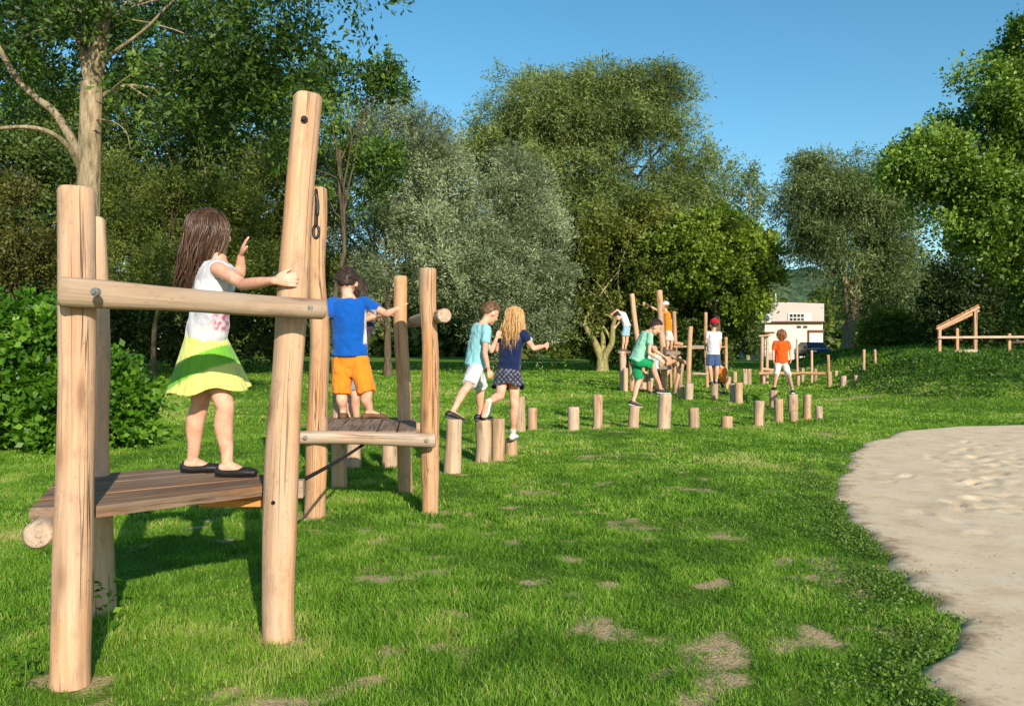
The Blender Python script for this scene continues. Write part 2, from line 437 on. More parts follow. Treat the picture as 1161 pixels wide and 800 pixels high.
def hand_geo(gb, w, d, n, t, s, curl=25, spread=6, thumb_out=40, elbow=None):
    """w wrist, d finger direction, n palm-facing normal, t thumb side; five tapered fingers"""
    d = unit(d); n = unit(n - d * np.dot(n, d)); t0 = np.cross(d, n); t = t0 if np.dot(t0, t) > 0 else -t0
    k = s
    pl = 0.062 * k
    gb.add(*sweep([w - d * 0.012 * k, w + d * 0.012 * k, w + d * pl * .6, w + d * pl], [(0.017 * k, 0.013 * k), (0.021 * k, 0.0125 * k), (0.029 * k, 0.0125 * k), (0.029 * k, 0.010 * k)], right=t, n=12, sub=3))
    lens = [0.050, 0.056, 0.052, 0.042]
    for i, L in enumerate(lens):
        off = (1.5 - i) * 0.0152 * k
        p = w + d * (pl - 0.008 * k) + t * off
        a = math.radians((1.5 - i) * spread)
        dd = unit(d * math.cos(a) + t * math.sin(a))
        pts = [p]; nn = n
        for j, fr in enumerate((0.42, 0.32, 0.26)):
            c = math.radians(curl * (0.7 if j == 0 else 1.0))
            dd, nn = unit(dd * math.cos(c) + nn * math.sin(c)), unit(nn * math.cos(c) - dd * math.sin(c))
            pts.append(pts[-1] + dd * L * k * fr)
        gb.add(*sweep(pts, [0.0078 * k, 0.0074 * k, 0.0068 * k, 0.0058 * k], n=9, sub=3))
    a = math.radians(thumb_out)
    p = w + d * 0.016 * k + t * 0.018 * k
    d1 = unit(d * math.cos(a) + t * math.sin(a) + n * 0.25)
    d2 = unit(d1 + d * 0.45 + n * 0.2)
    gb.add(*sweep([p, p + d1 * 0.026 * k, p + d1 * 0.026 * k + d2 * 0.022 * k, p + d1 * 0.026 * k + d2 * 0.036 * k], [0.0105 * k, 0.0092 * k, 0.008 * k, 0.0065 * k], n=9, sub=3))

def smoothcol(c0): return lambda V: np.tile(np.array(c0[:3]), (len(V), 1))

def wrinkle(V, N, amp, seed, fs=(14, 14, 8)):
    q = V * np.array(fs) + seed
    w = 1 - np.abs(vnoise(q)) * 2
    w = w * 0.8 + 0.6 * vnoise(V * 22.0 + seed + 9) + .35 * (1 - 2 * np.abs(vnoise(V * np.array([30, 30, 17]) + seed + 3)))
    return V + N * (amp * w)[:, None]

def person(label, J, s, face, hair, hairstyle, top, bottom, shoes='black', sleeve=0.55, bottomstyle='shorts', leglen=0.9, vox=0.008,
           topcol=None, botcol=None, hands=None, cap=None, loc=None, group=None, socks=False, hair_lean=(0, 0, 0), detail=1, hair_w=1.0, shirt_hem=0.035, drop=0.0):
    """J: joints pelvis, chest, head, right (body right vector), el/er elbows, wl/wr wrists, kl/kr knees, al/ar ankles, tl/tr toe directions"""
    J = {k: np.asarray(v, float) for k, v in J.items()}
    up = unit(J['chest'] - J['pelvis'])
    r = unit(J['right'] - up * np.dot(J['right'], up)); fwd = np.cross(up, r)          # right x forward x up
    low = min(J['al'][2], J['ar'][2]) - 0.06 * s
    base = np.array([(J['al'][0] + J['ar'][0]) / 2, (J['al'][1] + J['ar'][1]) / 2, low]) if loc is None else np.asarray(loc, float)
    root = thing('person', label, 'person', base, group)
    def put(name, gb_or, mat, parent=root, colf=None, wr=0.0, vx=None, sm=3, smooth=True):
        V, Fq, N = remesh(gb_or, vx or vox, sm)
        if wr: V = wrinkle(V, N, wr, s * 13.7)
        at = {'lc': V - base}
        if colf is not None: at['col'] = colf(V)
        return obj(name, mk_mesh(name, V - base, Fq, mat, smooth, at), parent)
    pel, ch, hd = J['pelvis'], J['chest'], J['head']
    ch = ch + up * 0.012 * s
    sl, sr = ch - r * 0.120 * s, ch + r * 0.120 * s
    hl, hr = pel - r * 0.058 * s - up * 0.02 * s, pel + r * 0.058 * s - up * 0.02 * s
    f, hrt, hu = orth(face, np.asarray([0, 0, 1.0]) if 'hup' not in J else J['hup'])
    # ---- body: one continuous surface
    B = GB()
    mid = (pel + ch) / 2 - fwd * 0.005 * s
    B.add(*sweep([pel - up * 0.05 * s, pel + up * 0.02 * s, mid, ch - up * 0.06 * s, ch + up * 0.015 * s, ch + up * 0.045 * s],
                 [(0.085 * s, 0.07 * s), (0.108 * s, 0.078 * s), (0.094 * s, 0.068 * s), (0.112 * s, 0.076 * s), (0.105 * s, 0.062 * s), (0.05 * s, 0.042 * s)], right=r, n=20))
    nk = ch + up * 0.03 * s
    B.add(*sweep([nk, nk * .4 + (hd - hu * 0.07 * s - f * 0.012 * s) * .6, hd - hu * 0.03 * s - f * 0.015 * s], [0.046 * s, 0.041 * s, 0.043 * s], n=14))
    hs = s * 1.0
    B.add(*ell_geo(hd + hu * 0.022 * hs - f * 0.008 * hs, hrt, f, hu, 0.074 * hs, 0.090 * hs, 0.086 * hs, 22, 14))
    B.add(*ell_geo(hd - hu * 0.045 * hs + f * 0.022 * hs, hrt, f, hu, 0.054 * hs, 0.058 * hs, 0.058 * hs, 18, 12))
    B.add(*ell_geo(hd - hu * 0.088 * hs + f * 0.052 * hs, hrt, f, hu, 0.022 * hs, 0.022 * hs, 0.018 * hs))       # chin
    B.add(*sweep([hd + f * 0.076 * hs + hu * 0.008 * hs, hd + f * 0.092 * hs - hu * 0.018 * hs, hd + f * 0.088 * hs - hu * 0.03 * hs], [0.008 * hs, 0.012 * hs, 0.011 * hs], n=10))
    for q in (-1, 1):
        B.add(*ell_geo(hd + hrt * q * 0.034 * hs + f * 0.052 * hs - hu * 0.03 * hs, hrt, f, hu, 0.026 * hs, 0.024 * hs, 0.024 * hs))   # cheeks
        B.add(*ell_geo(hd + hrt * q * 0.075 * hs - f * 0.004 * hs - hu * 0.004 * hs, hrt, unit(f + hrt * q * .4), hu, 0.010 * hs, 0.019 * hs, 0.028 * hs))
    for sh, el, wr_, q in ((sl, J['el'], J['wl'], -1), (sr, J['er'], J['wr'], 1)):
        B.add(*sweep([sh - r * q * 0.03 * s - up * 0.012 * s, sh, sh * .45 + el * .55, el], [0.034 * s, 0.038 * s, 0.031 * s, 0.026 * s], n=14))
        B.add(*sweep([el, el * .62 + wr_ * .38, wr_], [0.0265 * s, 0.027 * s, (0.0185 * s, 0.0165 * s)], n=14))
    for hp, kn, an, td, q in ((hl, J['kl'], J['al'], J['tl'], -1), (hr, J['kr'], J['ar'], J['tr'], 1)):
        B.add(*sweep([hp + up * 0.03 * s, hp, hp * .5 + kn * .5, kn], [0.062 * s, 0.066 * s, 0.056 * s, 0.043 * s], n=16))
        cf = kn * .66 + an * .34 - unit(td) * 0.012 * s
        B.add(*sweep([kn, cf, kn * .25 + an * .75, an], [0.041 * s, 0.044 * s, 0.031 * s, 0.026 * s], n=16))
        t_ = unit(td)
        B.add(*sweep([an - t_ * 0.02 * s + np.array([0, 0, -.022 * s]), an + t_ * 0.02 * s + np.array([0, 0, -.02 * s]), an + t_ * 0.08 * s + np.array([0, 0, -.038 * s]), an + t_ * 0.125 * s + np.array([0, 0, -.044 * s])],
                     [0.026 * s, 0.027 * s, (0.031 * s, 0.018 * s), (0.022 * s, 0.011 * s)], right=np.cross(t_, [0, 0, 1.0]), n=14))
    hands = hands or {}
    for w_, el, key, q in ((J['wl'], J['el'], 'l', -1), (J['wr'], J['er'], 'r', 1)):
        hdn = hands.get(key, {})
        d = np.asarray(hdn.get('d', unit(w_ - el)), float)
        n_ = np.asarray(hdn.get('n', -r * q * -1.0 if False else (-r * q + np.array([0, 0, -.2]))), float)
        t_ = np.asarray(hdn.get('t', fwd), float)
        hand_geo(B, w_, d, n_, t_, s, hdn.get('curl', 22), hdn.get('spread', 5), hdn.get('thumb', 40))
    body = put('body', B, M_SKIN, vx=min(vox, 0.0075 if detail < 2 else 0.0042), sm=3 if detail < 2 else 3)
    # ---- eyes, mouth
    for q in (-1, 1):
        c = hd + hrt * q * 0.031 * hs + f * 0.0665 * hs + hu * 0.006 * hs
        V, Fq = ell_geo(c, hrt, f, hu, 0.0135 * hs, 0.010 * hs, 0.0085 * hs, 12, 8)
        e = obj('eye', mk_mesh('eye', V - base, Fq, M_EYEW), root)
        V, Fq = ell_geo(c + f * 0.0072 * hs, hrt, f, hu, 0.0066 * hs, 0.0045 * hs, 0.0068 * hs, 10, 6)
        obj('iris', mk_mesh('iris', V - base, Fq, M_IRIS), e)
        V, Fq = sweep([c + hu * 0.02 * hs - hrt * q * 0.012 * hs + f * .006 * hs, c + hu * 0.024 * hs + f * .006 * hs, c + hu * 0.018 * hs + hrt * q * 0.018 * hs - f * .003 * hs], [0.003 * hs] * 3, n=6)
        obj('eyebrow', mk_mesh('eyebrow', V - base, Fq, HAIR[hair], True, {'lc': V - base}), root)
    mc = hd + f * 0.0815 * hs - hu * 0.058 * hs
    V, Fq = ell_geo(mc - f * .004 * hs, hrt, f, hu, 0.021 * hs, 0.010 * hs, 0.0065 * hs, 14, 8)
    obj('mouth', mk_mesh('mouth', V - base, Fq, M_LIP), root)
    # ---- hair
    hc = hd + hu * 0.022 * hs - f * 0.008 * hs
    th, ph = np.meshgrid(np.linspace(0, 2 * PI, 56, endpoint=False), np.linspace(-PI / 2 + .02, PI / 2 - .02, 34))
    X = np.cos(ph) * np.cos(th); Yv = np.cos(ph) * np.sin(th); Z = np.sin(ph)
    line = -0.50 + 0.92 * np.clip(Yv + 0.55, 0, 1.2)
    if hairstyle != 'short': line = line - 0.15
    else: line = line - 0.16 * sstep(.1, -.5, Yv)
    hwid = .24 if hairstyle == 'short' else .10
    keep = sstep(line - hwid, line + hwid, Z + 0.09 * vnoise(np.stack([X * 9, Yv * 9, Z * 9], -1)))
    nz = 0.035 * vnoise(np.stack([X * 5 + s * 9, Yv * 5, Z * 3], -1)) + 0.03 * vnoise(np.stack([X * 14, Yv * 14, Z * 5], -1))
    k = np.where(keep > 0.02, 0.90 + ((0.16 if hairstyle == 'short' else 0.20) + nz) * keep, 0.86)
    Vh = hc + (X * k * 0.074 * hs)[..., None] * hrt + (Yv * k * 0.090 * hs)[..., None] * f + (Z * k * 0.090 * hs)[..., None] * hu
    R_, C_ = Vh.shape[:2]; Vh = Vh.reshape(-1, 3)
    Fh = [(i * C_ + j, i * C_ + (j + 1) % C_, (i + 1) * C_ + (j + 1) % C_, (i + 1) * C_ + j) for i in range(R_ - 1) for j in range(C_)]
    Fh += [tuple(range(C_))[::-1], tuple(range((R_ - 1) * C_, R_ * C_))]
    lc = np.stack([X * .07, Yv * .09, Z * .03], -1).reshape(-1, 3)
    HG = GB(); HG.add(Vh, Fh, lc)
    rs = np.random.RandomState(int(abs(label.__len__()) * 7 + s * 100))
    if hairstyle == 'short':
        for i in range(260 if vox < .011 else 60):
            a = rs.uniform(0, 2 * PI); p = rs.uniform(-.2, 1.45)
            d = np.array([math.cos(p) * math.cos(a), math.cos(p) * math.sin(a), math.sin(p)])
            if d[2] < -0.5 + 0.92 * max(d[1] + .55, 0) + .12: continue
            o_ = hc + (d[0] * .074 * hrt + d[1] * .09 * f + d[2] * .09 * hu) * hs * 1.04
            dr = unit(d[0] * hrt + d[1] * f + d[2] * hu + 0.9 * f * rs.uniform(.2, 1) - 0.3 * hu + rs.normal(0, .25, 3))
            V, Fq = sweep([o_, o_ + dr * .014 * hs, o_ + dr * .026 * hs - hu * .006 * hs], [.0042 * hs, .0034 * hs, .001 * hs], n=5, sub=2, rnd=False)
            HG.add(V, Fq, np.concatenate([np.tile(rs.rand(3), (len(V), 1))], 0) + np.linspace(0, .05, len(V))[:, None])
    else:
        L = {'long': 0.30, 'vlong': 0.335, 'bob': 0.13}[hairstyle] * s
        lean = np.asarray(hair_lean, float)
        down = np.array([0, 0, -1.0])
        bk = unit(np.array([-f[0], -f[1], 0]))
        rt = unit(np.array([hrt[0], hrt[1], 0]))
        c0 = hc + bk * 0.030 * hs + down * 0.02 * hs
        HG.add(*sweep([c0, c0 + down * .06 * s + bk * .012 * s, c0 + (down * .55 + lean) * L, c0 + (down * .86 + lean * 1.6) * L], [(.078 * hs, .06 * hs), (.082 * hs * hair_w, .05 * hs), (.072 * hs * hair_w, .036 * hs), (.045 * hs * hair_w, .02 * hs)], right=rt, n=18))
        for i in range(900 if detail > 1 else (560 if vox < .011 else 90)):
            a = rs.uniform(-2.05, 2.05)                     # around the back of the head
            sa, ca = math.sin(a), math.cos(a)
            side = rt * sa + bk * ca
            e = (0.077 * abs(sa) + 0.098 * abs(ca)) / (abs(sa) + abs(ca)) * hs
            lay = rs.uniform(0.82, 1.18)
            p0 = hc + hu * .086 * hs + rt * (sa * .012 + rs.normal(0, .010)) * hs + bk * rs.uniform(-.05, .04) * hs
            p1 = hc + hu * .052 * hs + side * e * .80 * lay + rs.normal(0, .007, 3) * hs
            p2 = hc - hu * .02 * hs + side * e * 1.10 * lay
            ln = L * rs.uniform(.72, 1.08)
            pinch = rs.uniform(.55, .95) * hair_w
            p3 = hc + down * ln * .5 + side * e * pinch * lay + bk * .018 * s + lean * ln * .5 + rs.normal(0, .013, 3) * s
            p4 = hc + down * ln + side * e * (pinch - .16) * lay + bk * .02 * s + lean * ln * 1.3 + rs.normal(0, .022, 3) * s
            w_ = rs.uniform(.0035, .008) * s * (.62 if detail > 1 else (.7 if vox < .011 else 1))
            wv = unit(rs.normal(0, 1, 3)) * rs.uniform(0, .010) * s
            V, Fq = sweep([p0, p1, p2, (p2 + p3) / 2 + wv, p3 - wv, (p3 + p4) / 2 + wv, p4], [w_ * .6, w_, w_, w_, w_ * .9, w_ * .6, w_ * .15], n=4, sub=2, rnd=False)
            HG.add(V, Fq, np.tile(rs.rand(3) * .3, (len(V), 1)) + np.stack([np.zeros(len(V)), np.zeros(len(V)), np.linspace(0, .3, len(V))], -1))
    obj('hair', mk_mesh('hair', np.concatenate(HG.V) - base, HG.F, HAIR[hair], True, {'lc': np.concatenate(HG.A)}), root)
    # ---- top
    T = GB(); g = 0.012 * s + 0.004
    hem = pel - up * (shirt_hem if bottomstyle != 'skirt' else -0.02) * s
    T.add(*sweep([hem, pel + up * 0.03 * s, mid, ch - up * 0.06 * s, ch + up * 0.012 * s, ch + up * 0.034 * s],
                 ([(0.122 * s + g, 0.098 * s + g), (0.116 * s + g, 0.09 * s + g), (0.110 * s + g, 0.08 * s + g), (0.118 * s + g, 0.08 * s + g), (0.108 * s + g, 0.062 * s + g), (0.052 * s + g * .5, 0.044 * s + g * .5)] if bottomstyle != 'skirt' else
          [(0.108 * s + g, 0.082 * s + g), (0.105 * s + g, 0.08 * s + g), (0.098 * s + g, 0.074 * s + g), (0.112 * s + g, 0.076 * s + g), (0.105 * s + g, 0.06 * s + g), (0.052 * s + g * .5, 0.044 * s + g * .5)]), right=r, n=24, rnd=False))
    for sh, el, q in ((sl, J['el'], -1), (sr, J['er'], 1)):
        if sleeve > 0:
            e = sh + (el - sh) * min(sleeve, 1)
            T.add(*sweep([sh - r * q * 0.04 * s - up * 0.014 * s, sh, sh * .5 + e * .5, e], [0.042 * s, 0.047 * s, 0.044 * s, 0.043 * s], n=16, rnd=False))
        else:
            T.add(*sweep([sh - r * q * 0.08 * s + up * .012 * s, sh - r * q * 0.045 * s + up * .010 * s, sh - r * q * 0.014 * s + up * .010 * s], [(0.046 * s, 0.036 * s), (0.048 * s, 0.036 * s), (0.046 * s, 0.034 * s)], right=fwd, n=14, rnd=False))
    put('shirt', T, M_CLOTH, colf=topcol or smoothcol(top), wr=0.006 * s, sm=2)
    # ---- bottom
    if bottomstyle in ('shorts', 'trousers'):
        Bt = GB()
        Bt.add(*sweep([pel - up * (0.055 + drop) * s, pel - up * .01 * s, pel + up * 0.055 * s], [(0.095 * s, 0.08 * s), (0.116 * s, 0.09 * s), (0.106 * s, 0.08 * s)], right=r, n=22, rnd=False))
        for hp, kn, an in ((hl, J['kl'], J['al']), (hr, J['kr'], J['ar'])):
            if bottomstyle == 'shorts':
                e = hp + (kn - hp) * leglen
                Bt.add(*sweep([hp + up * .045 * s, hp - up * .01 * s, hp * .5 + e * .5, e], [0.07 * s, 0.078 * s, 0.073 * s, 0.070 * s], n=18, rnd=False))
            else:
                e = kn + (an - kn) * leglen
                Bt.add(*sweep([hp + up * .045 * s, hp, hp * .5 + kn * .5, kn, kn * .5 + e * .5, e], [0.07 * s, 0.075 * s, 0.066 * s, 0.058 * s, 0.053 * s, 0.048 * s], n=18, rnd=False))
        put('shorts' if bottomstyle == 'shorts' else 'trousers', Bt, M_CLOTH, colf=botcol or smoothcol(bottom), wr=0.006 * s, sm=2)
    else:
        w0, w1, Lk = bottomstyle_params.get(label, (0.105, 0.19, 0.27))
        nT, nL = 150, 40
        kneem = (J['kl'] + J['kr']) / 2
        ax = unit(unit(pel - kneem) * .8 + np.array([0, 0, .6]))
        rr = unit(r - ax * np.dot(r, ax)); ff = np.cross(ax, rr)
        Vs = []
        for side in (0, 1):
            for i in range(nL + 1):
                t = i / nL
                for j in range(nT):
                    a = 2 * PI * j / nT
                    q = np.array([math.cos(a) * 2.2, math.sin(a) * 2.2, t * .8 + s * 3])
                    pleat = (0.010 * math.sin(a * 9 + 2.6 * vnoise(q)) + 0.004 * math.sin(a * 23 + 1.0 + 3 * vnoise(q + 5))) * t * s * (0.6 + 0.5 * vnoise(q + 9))
                    rad = (w0 + (w1 - w0) * (t ** 0.85)) * s + pleat - side * 0.005
                    el_ = 0.80 + 0.18 * t
                    p = pel + ax * (0.05 * s) - ax * (Lk * s * t) + rr * rad * math.cos(a) + ff * rad * el_ * math.sin(a)
                    p = p + ax * 0.010 * s * t * math.sin(a * 5 + 1) + ax * .012 * s * t * vnoise(q + 20)
                    Vs.append(p)
        Vs = np.array(Vs); off = (nL + 1) * nT
        Fs = []
        for i in range(nL):
            for j in range(nT):
                a, b_ = i * nT + j, i * nT + (j + 1) % nT
                Fs.append((a, b_, b_ + nT, a + nT)); Fs.append((off + a, off + a + nT, off + b_ + nT, off + b_))
        for j in range(nT):
            a, b_ = nL * nT + j, nL * nT + (j + 1) % nT
            Fs.append((a, b_, off + b_, off + a)); a, b_ = j, (j + 1) % nT; Fs.append((a, off + a, off + b_, b_))
        cf = botcol or smoothcol(bottom)
        obj('skirt', mk_mesh('skirt', Vs - base, Fs, M_CLOTH, True, {'col': cf(Vs)}), root)
    # ---- shoes
    for an, td in ((J['al'], J['tl']), (J['ar'], J['tr'])):
        t_ = unit(td); sd = unit(np.cross(t_, [0, 0, 1.0])); uz = np.cross(sd, t_); fl = -uz
        if shoes == 'flats':
            Sg = GB(); d0 = 0.038 * s
            Sg.add(*sweep([an - t_ * 0.040 * s + fl * d0, an + t_ * .01 * s + fl * (d0 + .006 * s), an + t_ * .075 * s + fl * (d0 + .002 * s), an + t_ * 0.135 * s + fl * (d0 + .004 * s)],
                          [(0.029 * s, 0.024 * s), (0.033 * s, 0.021 * s), (0.038 * s, 0.023 * s), (0.029 * s, 0.018 * s)], right=sd, n=16))
            Sg.add(*ell_geo(an - t_ * .040 * s + fl * .03 * s, t_, sd, uz, .012 * s, .024 * s, .026 * s))
            so = put('shoe', Sg, M_SHOE['black'], vx=.004, sm=1)
            Bw = GB()
            for q in (-1, 1): Bw.add(*ell_geo(an + t_ * .105 * s + fl * .026 * s + sd * q * .012 * s, t_, sd, uz, .008 * s, .013 * s, .006 * s))
            obj('bow', mk_mesh('bow', np.concatenate(Bw.V) - base, Bw.F, M_BLACK), so)
        else:
            Sg = GB(); d0 = 0.04 * s
            hi = .036 if shoes != 'brown' else .026
            Sg.add(*sweep([an - t_ * 0.045 * s + fl * d0, an - t_ * .01 * s + fl * .030 * s, an + t_ * .04 * s + fl * .034 * s, an + t_ * .09 * s + fl * .043 * s, an + t_ * 0.135 * s + fl * .048 * s],
                          [(0.030 * s, 0.026 * s), (0.034 * s, hi * s), (0.036 * s, hi * .88 * s), (0.040 * s, 0.021 * s), (0.030 * s, 0.015 * s)], right=sd, n=16))
            mt = M_SHOE[shoes]
            so = put('shoe', Sg, mt, vx=min(vox, .008), sm=2)
            Sl = GB()
            V, Fq = sweep([an - t_ * 0.055 * s + fl * .064 * s, an + t_ * .02 * s + fl * .065 * s, an + t_ * .09 * s + fl * .065 * s, an + t_ * 0.15 * s + fl * .060 * s],
                          [(0.032 * s, 0.009 * s), (0.034 * s, .009 * s), (0.042 * s, 0.009 * s), (0.028 * s, 0.008 * s)], right=sd, n=14)
            obj('sole', mk_mesh('sole', V - base, Fq, M_SHOE['white'] if shoes == 'black' and s > 1.05 else M_SHOE['grey']), so)
    if socks:
        for an, kn, in ((J['al'], J['kl']), (J['ar'], J['kr'])):
            V, Fq = sweep([an, an + unit(kn - an) * .05 * s], [0.031 * s, 0.033 * s], n=14, rnd=False)
            obj('sock', mk_mesh('sock', V - base, Fq, M_SOCK), root)
    if cap is not None:
        Cp = GB(); q = GB()
        th2 = np.linspace(0, 2 * PI, 28, endpoint=False)
        Vc = []; rings = [(1.19, -.02), (1.2, .18), (1.12, .52), (.85, .88), (.45, 1.1), (.05, 1.17)]
        for rd, zz in rings:
            for a in th2: Vc.append(hc + hrt * math.cos(a) * rd * .074 * hs + f * math.sin(a) * rd * .09 * hs + hu * (zz * .09 + .012 - .012 * math.sin(a)) * hs)
        Vc = np.array(Vc); n2 = len(th2)
        Fc = [(i * n2 + j, i * n2 + (j + 1) % n2, (i + 1) * n2 + (j + 1) % n2, (i + 1) * n2 + j) for i in range(len(rings) - 1) for j in range(n2)] + [tuple(range(n2))[::-1], tuple(range((len(rings) - 1) * n2, len(rings) * n2))]
        co_ = obj('cap', mk_mesh('cap', Vc - base, Fc, M_CLOTH, True, {'col': np.tile(np.array(cap[:3]), (len(Vc), 1))}), root)
        V, Fq = ell_geo(hc + f * .125 * hs + hu * .006 * hs, hrt, unit(f - hu * .25), hu, .058 * hs, .055 * hs, .006 * hs, 18, 6)
        obj('visor', mk_mesh('visor', V - base, Fq, M_CLOTH, True, {'col': np.tile(np.array(cap[:3]), (len(V), 1))}), co_)
    return root
bottomstyle_params = {}
# ------------------------------------------------------------------ foliage
def leaf_quads(Cn, D, size, asp, rs, tint, nrm=None, droop=0.0):
    """Cn (N,3) leaf bases, D (N,3) directions, size (N,), -> V, F(N,4), tint"""
    N = len(Cn)
    D = D / (np.linalg.norm(D, axis=1)[:, None] + 1e-9)
    A = rs.normal(0, 1, (N, 3)) if nrm is None else nrm + rs.normal(0, .45, (N, 3))
    U = np.cross(D, A); U /= np.linalg.norm(U, axis=1)[:, None] + 1e-9
    W = np.cross(U, D)
    h = (size * 0.5 * asp)[:, None]; L = size[:, None]
    mid = Cn + D * L * 0.45
    V = np.empty((N, 4, 3))
    V[:, 0] = Cn; V[:, 1] = mid + U * h + W * h * .35; V[:, 2] = Cn + D * L - np.array([0, 0, 1.0]) * L * droop; V[:, 3] = mid - U * h + W * h * .35
    Fq = np.arange(N * 4).reshape(N, 4)
    return V.reshape(-1, 3), Fq, np.repeat(tint, 4)

def tube_raw(pts, rads, n=7):
    pts = np.asarray(pts, float); T = np.gradient(pts, axis=0); T /= np.linalg.norm(T, axis=1)[:, None] + 1e-9
    u, _ = perp(T[0]); V = []
    th = np.linspace(0, 2 * PI, n, endpoint=False)
    for p, t, r in zip(pts, T, rads):
        u = unit(u - t * np.dot(u, t)); w = np.cross(t, u)
        V.append(p + r * (np.outer(np.cos(th), u) + np.outer(np.sin(th), w)))
    K = len(pts)
    Fq = [(k * n + j, k * n + (j + 1) % n, (k + 1) * n + (j + 1) % n, (k + 1) * n + j) for k in range(K - 1) for j in range(n)]
    Fq.append(tuple(range((K - 1) * n, K * n)))
    return np.concatenate(V), Fq
def curve_between(a, b, rs, sag=0.0, wob=0.08, k=10, up0=None):
    a = np.asarray(a, float); b = np.asarray(b, float); L = np.linalg.norm(b - a)
    t = np.linspace(0, 1, k)[:, None]
    c1 = a + (np.asarray(up0) * L * .35 if up0 is not None else (b - a) * .35); c2 = b - (b - a) * .3 + np.array([0, 0, sag * L])
    p = (1 - t) ** 3 * a + 3 * (1 - t) ** 2 * t * c1 + 3 * (1 - t) * t * t * c2 + t ** 3 * b
    so = rs.rand(3) * 50
    q = np.stack([t[:, 0] * 3 + so[0], np.full(k, so[1]), np.full(k, so[2])], -1)
    off = np.stack([vnoise(q), vnoise(q + 7), vnoise(q + 13)], -1) * wob * L
    return p + off * np.sin(PI * t)

